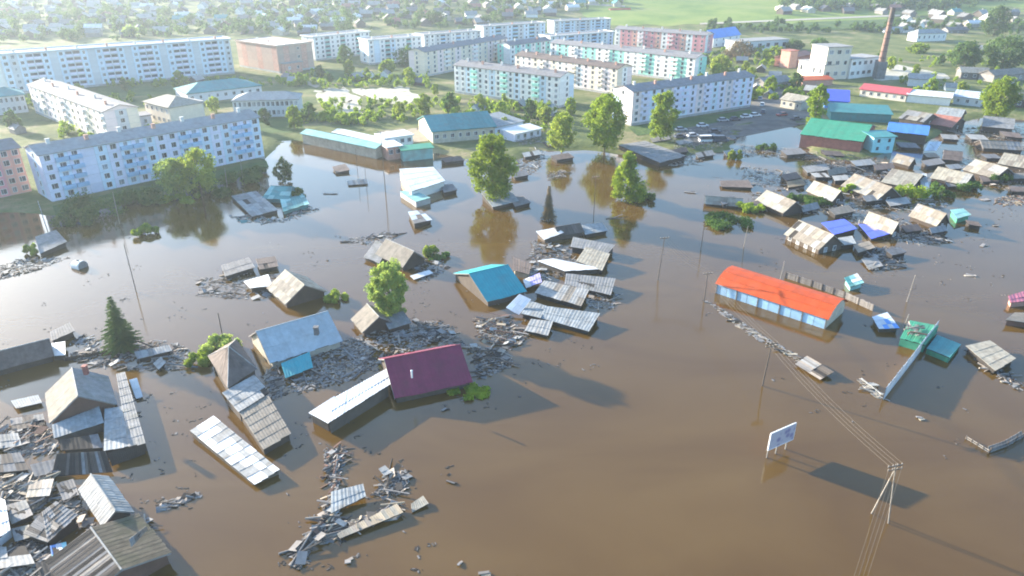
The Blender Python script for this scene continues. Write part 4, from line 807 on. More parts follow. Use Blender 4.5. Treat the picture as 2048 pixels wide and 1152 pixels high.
slab('hut', 'small white and teal hut half under water', 'hut', [(1688, 556, 1.8), (1714, 547, 2.0), (1728, 566, 1.6), (1700, 575, 1.4)], ['white_sheet', 'teal_pale', 'teal'], 3, 3, wall='teal_pale', drop=.1)
# raft of boards on the right
slab('plank_raft', 'raft of pale pink-grey planks near the power line', 'debris', [(1590, 728, .4), (1614, 712, .7), (1668, 745, .7), (1640, 760, .3)], ['wood_pale', 'wood_grey', 'slate_pale', 'wood'], 7, 2, drop=.12)
# centre: white building and container
slab('flooded_building', 'round-cornered pale grey roofed building in the flooded square', 'building', [(798, 338, 3.4), (866, 334, 3.4), (890, 362, 3.0), (822, 384, 3.0)], 'zinc', 6, 4, wall='plaster_white')
slab('flooded_shed', 'dark little annex right of the round-cornered building', 'shed', [(880, 370, 1.4), (905, 368, 1.4), (915, 380, 1.0), (888, 386, 1.0)], 'slate_dark', 3, 1, wall='wood_dark')
slab('container', 'mossy boxy container below the round-cornered building', 'container', [(800, 383, 2.0), (826, 380, 2.0), (861, 396, 2.0), (832, 404, 2.0)], 'teal_pale', 3, 4, wall='concrete', ins=.05)
slab('drifting_roof_wreck', 'dark overturned hut with a pale blue sheet below the container', 'debris', [(816, 424, 1.6), (842, 420, 1.2), (864, 440, .8), (828, 448, 1.8)], ['slate_dark', 'zinc', 'slate_brown'], 3, 3, wall='wood_dark')
gable('flooded_house', 'dark teal roof of the wreck in front of the flooded lilac block', 'house', (536, 372), (590, 374), 3.6, (575, 400), 1.6, ['teal', 'teal', 'teal_pale'], wall='teal', hip=.1)
slab('roof_wreck', 'pale teal low roof at the right foot of the teal wreck', 'roof', [(560, 398, 1.6), (606, 386, 1.8), (618, 408, 1.0), (566, 424, .8)], ['teal_pale', 'teal'], 5, 3, wall='teal')
slab('roof_wreck', 'grey-lilac roof at the left foot of the teal wreck', 'roof', [(462, 392, 1.4), (512, 382, 1.8), (556, 420, 1.0), (504, 434, .6)], ['slate', 'slate_blue', 'slate_pale'], 5, 4, wall='wood_dark', drop=.05)
slab('flooded_shed', 'grey shed roof with dark front at the left shore', 'shed', [(70, 474, 2.2), (112, 460, 2.4), (134, 484, 1.6), (80, 508, 1.4)], 'slate', 5, 2, wall='wood_dark')
slab('flooded_shed', 'blue-grey hut roof beneath the largest willow', 'shed', [(962, 386, 2.2), (1020, 380, 2.4), (1038, 402, 1.4), (985, 415, 1.2)], 'slate_blue', 5, 2, wall='wood_dark')
slab('boathouse', 'dark low hut roof right of the willow hut', 'shed', [(1018, 394, 1.2), (1046, 392, 1.2), (1062, 406, .8), (1030, 414, .8)], 'slate_dark', 4, 1, wall='wood_dark')
slab('long_barn', 'long grey slate barn roof at the water edge under the poplars', 'barn', [(1236, 290, 2.4), (1290, 282, 2.6), (1372, 312, 2.0), (1320, 326, 1.8)], 'slate', 5, 7, wall='wood_dark')
slab('drifting_roof_wreck', 'dark flattened roof adrift in the open water right of centre', 'roof', [(1440, 362, .8), (1496, 360, .9), (1506, 376, .7), (1442, 374, .5)], 'slate_brown', 6, 2, wall='wood_dark')
slab('flooded_shed', 'dark mossy roof hump in the right-hand water', 'shed', [(1572, 362, 1.2), (1602, 356, 1.2), (1612, 370, .9), (1576, 376, .9)], 'slate_moss', 3, 2, wall='wood_dark')
slab('sheet_fragment', 'floating brown crate roof in the glaring flooded square', 'debris', [(664, 334, .8), (690, 328, 1.0), (700, 340, .8), (672, 346, .5)], 'slate_brown', 3, 2, wall='wood_dark')
slab('pontoon', 'pale plank pontoon in the flooded square', 'debris', [(694, 362, .4), (732, 358, .4), (736, 368, .3), (697, 371, .3)], ['wood_pale', 'wood_grey', 'slate_pale'], 8, 1)
# right-hand drowned street: gabled houses
RH = [((1597, 441), (1668, 471), 5.0, (1571, 470), 2.2, 'slate_cream', 'tan-roofed house with white window frames nearest the orange store', 4, 2),
      ((1836, 408), (1893, 428), 4.8, (1817, 432), 2.0, 'slate_tan', 'tan-roofed house outermost on the right, beside the green hut', 0, 1),
      ((1738, 424), (1797, 446), 4.6, (1718, 443), 2.0, 'slate_cream', 'cream-roofed house directly above the blue tarps', 0, 1),
      ((1709, 348), (1784, 375), 5.0, (1686, 374), 2.0, 'slate_tan', 'pinkish tan roofed house left of the round bush', 0, 1),
      ((1784, 338), (1846, 350), 4.6, (1770, 366), 2.2, 'slate_cream', 'pale yellowish roof behind the round bush', 0, 0),
      ((1876, 334), (1946, 349), 4.8, (1852, 354), 2.2, 'slate_cream', 'cream-roofed house right of the round bush', 0, 1),
      ((1950, 319), (2016, 336), 4.8, (1932, 342), 2.2, 'slate_cream', 'cream-roofed house, next to last on the upper right row', 0, 1),
      ((2008, 306), (2080, 318), 4.8, (1996, 328), 2.2, 'slate_cream', 'cream roof cut by the right edge in the upper row', 0, 0),
      ((1794, 308), (1829, 317), 4.2, (1782, 323), 2.0, 'slate_tan', 'small tan roof below the light blue wall', 0, 0),
      ((1628, 362), (1682, 382), 4.6, (1610, 382), 2.0, 'slate_cream', 'yellowish roof behind the leaning pickets', 0, 1),
      ((1533, 381), (1592, 404), 4.4, (1512, 404), 2.0, 'slate_cream', 'pale roof right of the long floating shrub', 0, 0),
      ((1622, 236), (1744, 250), 7.2, (1611, 270), 4.2, 'green_roof', 'big barn with a bright green roof and red brick wall', 0, 0),
      ((1778, 244), (1860, 252), 5.6, (1766, 262), 3.2, 'blue_sky', 'house with a sky-blue metal roof', 0, 1),
      ((1816, 220), (1866, 228), 5.6, (1806, 238), 3.4, 'slate_tan', 'mustard tan roof behind the sky-blue roof', 0, 1),
      ((1868, 228), (1922, 236), 5.4, (1858, 248), 3.0, 'red_brown', 'red-brown roofed house right of the mustard roof', 0, 1),
      ((1888, 300), (1926, 304), 3.8, (1878, 318), 1.8, 'slate_brown', 'dark brown collapsed roof below the red-brown roof', 0, 0),
      ((1410, 392), (1486, 398), 2.6, (1404, 408), 1.0, 'slate_cream', 'sunken pale roof above the long floating shrub', 0, 0),
      ((1968, 232), (2030, 238), 5.0, (1956, 252), 2.8, 'slate', 'dull grey roof near the right edge behind the yards', 0, 1),
      ((1960, 280), (2040, 284), 3.6, (1948, 296), 1.8, 'slate_tan', 'ruined tan roof with pale beams near the right edge', 0, 0)]
for A, B, zr, E_, ze, mt, lb, wn, gw in RH:
    gr = lb.startswith('big barn')
    gable('flooded_house' if not gr else 'green_barn', lb, 'house' if not gr else 'barn', A, B, zr, E_, ze, {'slate_cream': ['slate_cream', 'slate_cream', 'slate_tan', 'slate_pale'], 'slate_tan': ['slate_tan', 'slate_tan', 'slate', 'slate_cream']}.get(mt, mt), wall='brick_red' if gr else ('log_wall' if wn == 0 else 'board_wall'), nv=1 if mt in ('green_roof', 'blue_sky') else 2, nu=0 if zr > 4.9 else 5, wins=wn, gwins=gw, drop=0.0 if mt in ('green_roof', 'blue_sky') else 0.02, ground=-1.2)
slab('hut', 'pale green topped dark hut at the outer right end of the lower row', 'hut', [(1900, 420, 2.0), (1926, 417, 2.0), (1942, 430, 1.8), (1914, 438, 1.8)], 'teal_pale', 3, 2, wall='green_wall')
slab('tarp', 'flat ultramarine sheet roof, left one of a pair in the drowned street', 'roof', [(1642, 446, 1.2), (1688, 438, 1.5), (1714, 458, 1.1), (1668, 470, .8)], 'blue', 5, 2, wall='wood_dark')
slab('tarp', 'tilted violet-blue sheet roof, right one of the pair in the drowned street', 'roof', [(1716, 448, 1.2), (1752, 450, 1.4), (1788, 466, 1.0), (1742, 478, .6)], ['blue', 'blue', 'violet'], 5, 2, wall='wood_dark')
slab('flooded_shed', 'blue-grey lean roof beside the tan house with white frames', 'shed', [(1676, 476, 1.4), (1704, 472, 1.5), (1712, 488, 1.0), (1682, 492, .9)], 'slate_blue', 4, 1, wall='wood_dark')
slab('flooded_shed', 'pinkish small roof at the tip of the lower drowned row', 'shed', [(1706, 490, 1.4), (1738, 482, 1.5), (1750, 496, 1.0), (1716, 506, .9)], 'slate_tan', 4, 2, wall='wood_dark')
slab('drifting_roof_wreck', 'grey slab awash at the end of the lower drowned row', 'roof', [(1722, 518, .5), (1752, 514, .6), (1766, 532, .4), (1738, 540, .2)], 'slate', 4, 2)
hall('light_blue_house', 'light blue plastered house in front of the sky-blue roof', 'house', (1742, 306), (1784, 304), 5.0, 6, 'cyan_wall', 'teal', 'shed', .6, 2, 2, zg=0.3, wsize=(.9, 1.1), wmat='black')
slab('sheet_fragment', 'light blue sheet propped up below the light blue house', 'debris', [(1858, 284, 3.2), (1884, 283, 3.2), (1872, 302, 1.0), (1848, 302, 1.0)], 'zinc', 4, 1)
slab('sheet_fragment', 'white and grey narrow roof strip standing between roofs', 'roof', [(1838, 348, 3.0), (1852, 347, 3.0), (1860, 382, 1.0), (1844, 386, 1.0)], ['white_sheet', 'slate_pale'], 2, 4, wall='wood_dark')
# floating tank
b = P(156, 533, 0); o = thing('floating_tank', 'white cylindrical tank bobbing in the water at left', 'tank', b)
mb = MB(); mb.tube([(-.5, .2, .1), (-.45, .18, .1)], [1.0, 1.2], 16); mb.tube([(-.45, .18, .1), (1.5, -.7, .35)], 1.2, 16); mb.build('shell', 'plaster_white', o)
mb = MB(); mb.tube([(1.5, -.7, .35), (1.56, -.73, .36)], [1.15, .9], 16); mb.build('end_cap', 'slate_dark', o)
mb = MB(); mb.tube([(.4, -.2, 1.3), (.4, -.2, 1.65)], .28, 10); mb.build('hatch', 'slate', o)
# billboard
t1, t2 = P(1536, 900, 1.4), P(1585, 878, 1.4); c = (t1 + t2) / 2; c.z = 0; o = thing('billboard', 'violet and white billboard on pale posts rising from the brown water', 'billboard', c)
uu = t2 - t1; wd = uu.length; uu.normalize(); nn = Vector((uu.y, -uu.x, 0)); ww = UP
cc = (t1 + t2) / 2 - c + UP * 1.3
M('billboard_print', (0.46, 0.42, 0.62), 0.6, 0.05, var=0.0)
mm = MATS['billboard_print'].node_tree; bs_ = mm.nodes['Principled BSDF']; vz = mm.nodes.new('ShaderNodeTexVoronoi'); vz.inputs['Scale'].default_value = 1.1; tcx = mm.nodes.new('ShaderNodeTexCoord'); mm.links.new(tcx.outputs['Object'], vz.inputs['Vector'])
rq = mm.nodes.new('ShaderNodeValToRGB'); rq.color_ramp.elements[0].color = (.24, .20, .32, 1); rq.color_ramp.elements[1].color = (.46, .42, .46, 1); rq.color_ramp.elements[0].position = .25; rq.color_ramp.elements[1].position = .55; mm.links.new(vz.outputs[0], rq.inputs[0]); mm.links.new(rq.outputs[0], bs_.inputs['Base Color'])
mb = MB(); mb.box(cc, uu * wd, nn * .12, ww * 2.6); mb.build('panel', 'billboard_print', o)
for s in (-1, 1): mb = MB(); mb.box(cc + ww * s * 1.33, uu * (wd + .1), nn * .16, ww * .1); mb.build('frame_rail', 'frame_white', o)
for s in (-1, 1): mb = MB(); mb.box(cc + uu * s * (wd / 2 + .04), uu * .1, nn * .16, ww * 2.6); mb.build('frame_stile', 'frame_white', o)
for f in (-.46, -.1, .3): mb = MB(); q = uu * wd * f - nn * .12; mb.tube([q - UP * 1.5, q + UP * 3.6], .09, 6); mb.build('post', 'pole_pale', o)

# smaller wrecks that fill the drowned quarters
MORE = [((1030, 268), (1060, 262), 26, 8, 'slate_brown', 'brown hut behind the bluish shore hut'), ((1084, 284), (1112, 280), 26, 8, 'slate_pale', 'pale hut left of the light willow'), ((1340, 300), (1372, 294), 26, 9, 'slate_brown', 'brown hut at the near end of the car yard'), ((1350, 282), (1380, 278), 24, 8, 'slate_pale', 'pale garage lid beside the slim poplar'), ((1436, 276), (1466, 270), 26, 8, 'slate_dark', 'dark garage lid at the far corner of the car yard'), ((1402, 270), (1428, 266), 22, 8, 'slate_blue', 'bluish garage lid in the car yard'),
    ((1724, 392), (1756, 388), 30, 12, 'slate', 'grey shed right below the pinkish tan roof'), ((1560, 384), (1590, 380), 26, 11, 'slate_dark', 'dark shed above the pale roof of the drowned street'), ((1664, 352), (1694, 350), 26, 10, 'slate_pale', 'pale shed between the yellowish and pinkish roofs'), ((1826, 368), (1850, 366), 22, 10, 'slate_brown', 'brown shed behind the round bush'), ((1890, 330), (1916, 328), 24, 9, 'slate_pale', 'pale shed above the cream roof right of the round bush'), ((1960, 308), (1990, 308), 26, 9, 'slate_dark', 'dark shed behind the next to last cream roof'), ((1844, 306), (1870, 306), 22, 9, 'slate_tan', 'tan shed beside the propped light blue sheet'), ((1690, 362), (1712, 358), 20, 9, 'slate_brown', 'brown lid at the corner of the pinkish tan roof'), ((1620, 346), (1650, 346), 28, 9, 'slate_pale', 'pale lid in the lower wreckage belt'), ((1760, 352), (1786, 350), 24, 9, 'slate', 'grey lid left of the pale yellowish roof'), ((1930, 440), (1956, 444), 22, 10, 'slate_brown', 'brown lid afloat right of the green topped hut'), ((1770, 500), (1800, 494), 26, 11, 'slate_dark', 'dark shed lid in the tangle at the row tip'), ((2016, 372), (2050, 374), 30, 11, 'slate_brown', 'brown lid near the sandy drift at the right edge'),
    ((1436, 398), (1468, 392), 26, 12, 'slate_dark', 'dark low shed between the flattened roof and the sunken pale roof'), ((1560, 350), (1592, 344), 26, 12, 'slate_brown', 'brown shed left of the dark mossy roof hump'), ((1604, 334), (1650, 328), 40, 12, 'slate', 'grey shed in the wreckage belt, left part'), ((1654, 340), (1690, 333), 34, 12, 'slate_tan', 'tan shed roof in the wreckage belt, middle part'),
    ((1700, 322), (1740, 318), 36, 11, 'slate_pale', 'pale shed roof in the wreckage belt under the light blue house'), ((1746, 330), (1784, 326), 34, 11, 'slate_brown', 'brown shed left of the small tan roof'), ((1842, 322), (1878, 316), 30, 11, 'slate_dark', 'black shed between the small tan roof and the dark collapsed roof'), ((1600, 412), (1634, 404), 34, 13, 'slate', 'grey shed below the yellowish roof'),
    ((1656, 418), (1696, 410), 36, 13, 'slate_tan', 'tan shed above the ultramarine sheet roof'), ((1770, 400), (1812, 394), 38, 13, 'slate_pale', 'pale shed between the round bush and the lower row'), ((1800, 452), (1834, 448), 32, 13, 'slate_brown', 'brown shed right of the cream-roofed house above the tarps'), ((1858, 456), (1890, 450), 30, 12, 'slate', 'grey shed under the outermost tan-roofed house'),
    ((1888, 362), (1926, 360), 36, 12, 'slate_dark', 'dark shed below the cream roof right of the round bush'), ((1958, 352), (1996, 350), 36, 12, 'slate_brown', 'brown shed below the last cream roofs'), ((2010, 346), (2052, 346), 36, 12, 'slate_tan', 'tan shed cut by the right edge below the cream roof'), ((1930, 268), (1966, 270), 34, 11, 'slate_pale', 'pale shed among the far right yards, left'), ((1998, 262), (2036, 266), 34, 11, 'slate_brown', 'brown shed among the far right yards, right'),
    ((1560, 300), (1600, 296), 36, 11, 'slate_dark', 'dark shed at the edge of the flooded road'), ((1640, 300), (1680, 303), 36, 10, 'slate_brown', 'brown lean-to against the red brick wall of the barn'), ((1790, 284), (1830, 286), 36, 11, 'slate_dark', 'dark yard shed right of the light blue house'), ((1880, 268), (1912, 270), 30, 10, 'slate', 'grey yard shed below the red-brown roof'), ((1500, 404), (1530, 398), 26, 12, 'slate_brown', 'brown broken roof beside the loose shrub'),
    ((1390, 306), (1424, 300), 30, 10, 'slate', 'grey hut roof right of the long grey barn'), ((1446, 302), (1482, 297), 30, 10, 'slate_pale', 'pale boat-like hull at the tip of the car yard'), ((1300, 276), (1336, 270), 30, 9, 'slate_dark', 'dark hut behind the long grey barn'), ((1100, 312), (1136, 306), 30, 9, 'slate_brown', 'brown hut at the foot of the light willow'), ((1044, 306), (1078, 300), 28, 9, 'slate_blue', 'bluish hut on the littered shore'),
    ((880, 316), (920, 312), 36, 9, 'slate_brown', 'brown low sheds right of the green kiosk'), ((1020, 346), (1050, 340), 26, 10, 'slate_dark', 'dark sunken hut right of the willow crown')]
for i, (a_, b_, w_, h_, mt, lb) in enumerate(MORE):
    rr = random.Random(i); z1, z2 = rr.uniform(1.5, 2.3), rr.uniform(1.1, 1.6); dx = rr.uniform(4, 14)
    slab('yard_shed', lb, 'shed', [(a_[0], a_[1], z1), (b_[0], b_[1], z1), (b_[0] + dx, b_[1] + h_, z2), (a_[0] + dx, a_[1] + h_, z2)], mt, 0, 1, wall='wood_dark', drop=.05)
# lower left: collapsed sheds
for lb, q, mt, dr in [('collapsed grey shed roof at the left edge above the timber heap', [(-20, 912, .9), (40, 905, 1.1), (58, 940, .6), (-20, 948, .5)], ['slate', 'slate_dark', 'wood'], .1), ('tilted pale roof piece in the lower left timber heap', [(60, 962, 1.2), (108, 958, 1.4), (100, 992, .8), (52, 996, .6)], ['slate_pale', 'slate_cream', 'wood_pale'], .08),
        ('broken slate roof left of the weathered board roof', [(8, 1012, 1.0), (52, 1000, 1.4), (66, 1030, 1.0), (24, 1050, .6)], ['slate', 'slate_pale', 'wood_grey'], .1), ('flattened bluish roof at the bottom left corner', [(-10, 1096, 1.2), (52, 1090, 1.3), (70, 1128, .8), (-10, 1140, .7)], ['slate_blue', 'slate', 'slate_pale'], .08),
        ('dark collapsed lean-to below the porch of the tan-and-slate house', [(118, 880, 1.0), (196, 868, 1.1), (206, 896, .6), (122, 902, .5)], ['wood_dark', 'slate_dark', 'wood'], .05), ('tilted slate piece wedged below the slatted fence', [(60, 930, .8), (112, 918, 1.0), (118, 944, .6), (70, 954, .4)], ['slate_dark', 'slate', 'wood'], .08), ('grey roof scrap against the left wall of the pale-sloped house', [(112, 968, 1.0), (146, 958, 1.2), (158, 990, .7), (126, 1002, .5)], ['slate', 'wood_grey'], .08), ('broken board platform in front of the pale-sloped house', [(205, 1052, 1.3), (278, 1028, 1.5), (292, 1046, 1.0), (222, 1068, .9)], ['wood_grey', 'wood', 'slate_pale'], .12), ('bleached roof scrap beside the bright white roof corner', [(22, 1058, 1.0), (58, 1050, 1.2), (66, 1074, .8), (30, 1084, .6)], ['slate_cream', 'wood_pale', 'slate'], .1), ('dark plank roof fallen between tarp and bottom edge', [(70, 1126, .9), (118, 1118, 1.0), (128, 1150, .5), (80, 1156, .4)], ['wood', 'wood_dark', 'slate'], .08), ('grey sheet roof sunk at the left edge beside the splintered boards', [(-20, 872, .7), (36, 866, .8), (44, 892, .5), (-20, 900, .4)], ['slate', 'slate_pale'], .1), ('sunken grey deck left of the blue-grey porch', [(20, 838, .5), (86, 828, .6), (92, 850, .4), (26, 862, .3)], ['wood_grey', 'slate', 'wood'], .1)]:
    slab('collapsed_shed', lb, 'shed', q, mt, 0, 0, wall='wood_dark', drop=dr, ground=-.8)
# ------------------------------------------------------------------ trees and shrubs
ptree('largest bright willow standing in the water above the blue-grey hut', 985, 402, 268, 104, mat='leaf_mid', seed=2, n=11000, size=.42, low=.12)
ptree('broad poplar, leftmost of the pair before the lilac block', 1208, 304, 188, 96, mat='leaf_mid', seed=3, n=10000, size=.46, low=.12)
ptree('slim poplar, right one of the pair before the lilac block', 1320, 286, 182, 62, mat='leaf_mid', seed=4, n=7000, size=.44, low=.14, shape='tall')
ptree('light green willow left of the broad poplar', 1123, 304, 224, 66, mat='leaf_bright', seed=5, n=5500, size=.42, low=.12)
ptree('cone-shaped tree rooted in the water right of centre', 1252, 402, 303, 84, mat='leaf_mid', seed=6, n=8000, size=.36, low=.05, shape='cone')
ptree('pale yellow-green poplar among the flooded houses', 783, 640, 524, 86, mat='leaf_yellow', seed=7, n=12000, size=.27, low=.14, shape='tall')
ptree('yellow-green tree in front of the lilac block', 352, 398, 318, 78, mat='leaf_yellow', seed=8, n=5000, size=.34, low=.2)
ptree('taller yellow-green tree beside its twin at the lilac block', 404, 395, 298, 84, mat='leaf_bright', seed=9, n=6000, size=.36, low=.2)
ptree('round dark tree alone in the glaring square', 570, 364, 318, 46, mat='leaf_dark', seed=10, n=2600, size=.3, low=.08)
ptree('leafy tree near the right edge above the yards', 1990, 238, 158, 78, water=False, mat='leaf_mid', seed=11, n=7000, size=.5, low=.12)
ptree('green tree left of the ultramarine roof', 1626, 262, 168, 42, water=False, mat='leaf_mid', seed=12, n=4500, size=.46, low=.06, shape='tall')
for i, (x, y, t, wp) in enumerate([(2002, 138, 72, 92), (1925, 136, 84, 66), (1986, 72, 12, 62)]):
    tree(['broad tree, nearer of two at the far right fields', 'rounded tree left of the broad far right tree', 'misty tree at the top right on the hillside'][i], G(x, y), height_to(G(x, y), t), wp / ppm(G(x, y)), mat='leaf_far', seed=20 + i, n=3500, size=.75, low=.08)
for i, (x, y, t, wp, mt, lb) in enumerate([(690, 64, 20, 66, 'leaf_far', 'lime crown above the white-ended block row'), (622, 62, 36, 34, 'leaf_far', 'small pale tree above the brown hall'), (815, 132, 96, 60, 'leaf_dark', 'dark tree against the mint-striped block'), (775, 150, 120, 40, 'leaf_mid', 'light shrub tree on the lawn before the mint-striped block'),
        (690, 130, 90, 36, 'leaf_dark', 'dark tree between the two striped blocks'), (1440, 148, 112, 46, 'leaf_bright', 'fresh green tree right of the mint block'), (1478, 120, 84, 70, 'leaf_dry', 'blossoming pale tree before the depot'), (1550, 126, 92, 40, 'leaf_mid', 'tree behind the orange brick tower'),
        (870, 46, 22, 50, 'leaf_far', 'rounded tree behind the dull grey block'), (1072, 60, 38, 34, 'leaf_far', 'small tree left of the furthest block'), (1500, 200, 178, 30, 'leaf_mid', 'bushy tree at the right end of the lilac block'), (260, 74, 52, 40, 'leaf_yellow', 'yellowish tree over the longest blue-grey block'),
        (1960, 206, 190, 34, 'leaf_mid', 'low tree beside the leafy right-hand tree'), (1835, 106, 88, 40, 'leaf_mid', 'tree right of the chimney top'), (1590, 100, 80, 40, 'leaf_dark', 'dark tree behind the boiler house'), (1640, 92, 78, 34, 'leaf_dark', 'dark tree over the boiler house roof')]):
    b = G(x, y); tree(lb, b, height_to(b, t), wp / ppm(b), mat=mt, seed=40 + i, n=1800, size=.7, low=.08)
spruce('dark pointed spruce standing in the water at left', 248, 700, 593, 76)
spruce('bare brownish spruce top poking out of the water in the centre', 1097, 440, 372, 34, mat='leaf_dry', seed=5, dens=.6)
BU = [(148, 448, 74, 3.8, 'leaf_dark', 'dark shrub in front of the lilac block, left end'), (292, 470, 42, 2.0, 'leaf_mid', 'green shrub at the reflection edge of the lilac block'), (62, 508, 30, 2.4, 'leaf_bright', 'bright shrub left of the grey shed at shore'), (598, 396, 40, 3.2, 'leaf_dark', 'dark shrub right of the teal wreck'),
      (402, 724, 54, 1.8, 'leaf_mid', 'green shrub left of the tent-roofed house'), (448, 698, 76, 2.4, 'leaf_yellow', 'yellow-green shrub behind the tent-roofed house'), (862, 512, 34, 2.6, 'leaf_bright', 'small yellow bush right of the dark gable'), (880, 516, 44, .9, 'leaf_dark', 'low dark growth under the small yellow bush'),
      (672, 600, 50, 1.6, 'leaf_bright', 'green shrub in open water beside the cream roof'), (940, 786, 84, .6, 'leaf_mid', 'flat grassy tangle right of the maroon house'), (1462, 446, 128, 2.0, 'leaf_dark', 'long floating shrub in the right-hand water'), (1500, 420, 50, 2.0, 'leaf_mid', 'loose shrub at the right end of the long one'),
      (1818, 394, 62, 4.0, 'leaf_mid', 'round bush among the drowned roofs'), (1878, 392, 52, 3.0, 'leaf_dark', 'dark bush right of the round bush'), (1692, 386, 34, 3.0, 'leaf_mid', 'bush between yellowish and pinkish roofs'), (1935, 378, 50, 2.2, 'leaf_dark', 'dark weeds below the cream roof at right'), (2000, 362, 50, 2.4, 'leaf_dark', 'dark weeds before the last upper roofs'),
      (1470, 318, 30, 3.4, 'leaf_bright', 'willow shrub at the tip of the car yard'), (1288, 398, 46, 2.2, 'leaf_dark', 'dark undergrowth right of the cone-shaped tree'), (205, 416, 130, 4.2, 'leaf_dark', 'tall hedge before the left half of the lilac block'), (290, 402, 100, 3.4, 'leaf_dark', 'lighter hedge before the middle of the lilac block'), (420, 384, 100, 3.6, 'leaf_dark', 'thick growth beneath the yellow-green twin trees'), (360, 402, 70, 1.8, 'leaf_mid', 'low grassy growth in front of the twin trees'), (505, 350, 60, 2.0, 'leaf_dark', 'dark growth at the right corner of the lilac block'), (475, 366, 100, 3.4, 'leaf_dark', 'hedge before the right end of the lilac block'), (1535, 300, 40, 2.2, 'leaf_dark', 'dark bushes by the flooded road edge'), (1590, 400, 40, 1.6, 'leaf_dark', 'weeds below the pale roof of the drowned street'), (1640, 406, 60, 1.6, 'leaf_dark', 'weeds with pickets in the drowned street')]
for i, (x, y, wp, hm, mt, lb) in enumerate(BU): bush(lb, x, y, wp, hm, mt, seed=60 + i, n=2600 if y > 400 or x < 540 else 1500, size=.22 if y > 560 else .3)

# ------------------------------------------------------------------ wreckage
D = debris
D('heap of pale boards below the turquoise roof', [(945, 640), (1010, 632), (1060, 672), (1020, 700), (960, 680)], 34, 260, ['wood_pale', 'wood_grey', 'wood_fresh', 'wood', 'wood_red'], 20, 1, .7)
D('wide field of grey wreckage between the pale blue and maroon roofs', [(560, 766), (640, 700), (720, 668), (870, 640), (900, 670), (780, 720), (700, 760), (600, 790)], 70, 650, ['wood', 'wood_grey', 'wood_dark', 'slate', 'wood_grey', 'wood_pale'], None, 2, .4)
D('grey splintered wreckage right behind the maroon roof', [(880, 640), (930, 690), (1010, 700), (1030, 730), (960, 760), (940, 700), (860, 676)], 36, 300, ['wood', 'wood_grey', 'wood_pale', 'wood_dark'], 10, 3, .35)
D('broken picket frame with upright stakes near the bright poplar', [(830, 640), (880, 650), (895, 680), (840, 690)], 16, 80, ['wood_dark', 'wood', 'wood_grey'], 30, 4, .3)
D('wooden wreck raft shaped like a tilted plough, bottom centre', [(660, 990), (690, 1050), (790, 1010), (805, 1025), (670, 1082), (620, 1090)], 44, 240, ['wood_pale', 'wood_grey', 'wood', 'wood_fresh'], 25, 5, .5, lens=(1.5, 2.2, 3))
D('dark plank tangle at the top of the bottom-centre wreck', [(648, 898), (692, 895), (680, 960), (668, 985), (655, 960)], 20, 120, ['wood', 'wood_dark', 'wood_grey', 'wood_red'], 80, 6, .6)
D('broken boards at the lower tip of the bottom-centre wreck', [(590, 1095), (640, 1050), (660, 1040), (620, 1100), (600, 1140), (588, 1130)], 18, 90, ['wood_grey', 'wood', 'wood_pale'], 50, 7, .4)
D('scattered planks at the right arm of the bottom-centre wreck', [(750, 990), (775, 940), (815, 945), (815, 980), (770, 1000)], 16, 90, ['wood_grey', 'wood_pale', 'wood', 'wood_dark'], None, 8, .3)
slab('drifting_roof_wreck', 'blue-grey roof sheet on top of the bottom-centre wreck', 'roof', [(662, 984, .8), (726, 968, .9), (732, 994, .6), (662, 1028, .5)], 'slate_blue', 4, 2)
slab('plank_fragment', 'pale ribbed plank wall lying along the bottom-centre wreck', 'debris', [(673, 1068, .4), (793, 1008, .6), (806, 1026, .5), (680, 1078, .3)], ['wood_fresh', 'wood_pale', 'slate_cream'], 14, 1)
slab('plank_fragment', 'separate pale plank scrap beyond the bottom-centre wreck', 'debris', [(822, 1008, .3), (846, 992, .4), (857, 1008, .3), (824, 1026, .1)], ['wood_pale', 'slate_cream'], 4, 1)
slab('plank_fragment', 'dark narrow plank wall down the left of the bottom-centre wreck', 'debris', [(590, 1098, .5), (658, 1030, .7), (664, 1040, .2), (604, 1110, .1)], ['wood', 'wood_red', 'wood_dark'], 10, 1)
slab('crate', 'pale square panel at the upper right of the bottom-centre wreck', 'debris', [(757, 938, .6), (770, 931, .7), (784, 946, .5), (768, 952, .3)], 'slate_pale', 2, 2)
D('string of small flotsam right of the lower left houses', [(318, 1008), (395, 985), (402, 994), (326, 1022)], 9, 40, ['wood_pale', 'wood_grey', 'wood_dark'], 20, 9, .2, lens=(.8, 1.2, 1.6))
D('sunlit collapsed timber heap at the lower left edge', [(-10, 955), (110, 955), (100, 1000), (60, 1030), (-10, 1010)], 55, 380, ['wood_fresh', 'wood_pale', 'wood_grey', 'wood'], 60, 10, .9)
D('pale rubble heap in the bottom left corner', [(-10, 1100), (70, 1095), (100, 1152), (80, 1170), (-10, 1170)], 40, 420, ['wood_pale', 'wood_fresh', 'wood_grey', 'wood'], 40, 11, .8)
D('pinkish splintered boards left of the tan-and-slate house', [(-10, 860), (60, 840), (105, 860), (110, 905), (40, 912), (-10, 895)], 44, 340, ['wood_pale', 'wood_grey', 'wood', 'wood_red'], 70, 12, .7)
D('dark wreckage between the board roof and the plank roof', [(30, 1075), (100, 1090), (150, 1100), (160, 1152), (100, 1152)], 26, 200, ['wood_dark', 'wood', 'wood_grey', 'slate'], 50, 13, .5)
D('loose boards between the pale-sloped house and the plank roof', [(120, 1000), (150, 990), (180, 1050), (290, 1040), (300, 1062), (180, 1066)], 20, 140, ['wood_grey', 'wood_pale', 'wood'], 30, 14, .8)
D('rubbish line trailing along the sunken wall near the spruce', [(130, 706), (250, 690), (330, 680), (380, 700), (372, 740), (300, 742), (240, 740), (135, 722)], 44, 260, ['wood', 'wood_grey', 'wood_dark', 'slate', 'wood_pale'], 15, 15, .35)
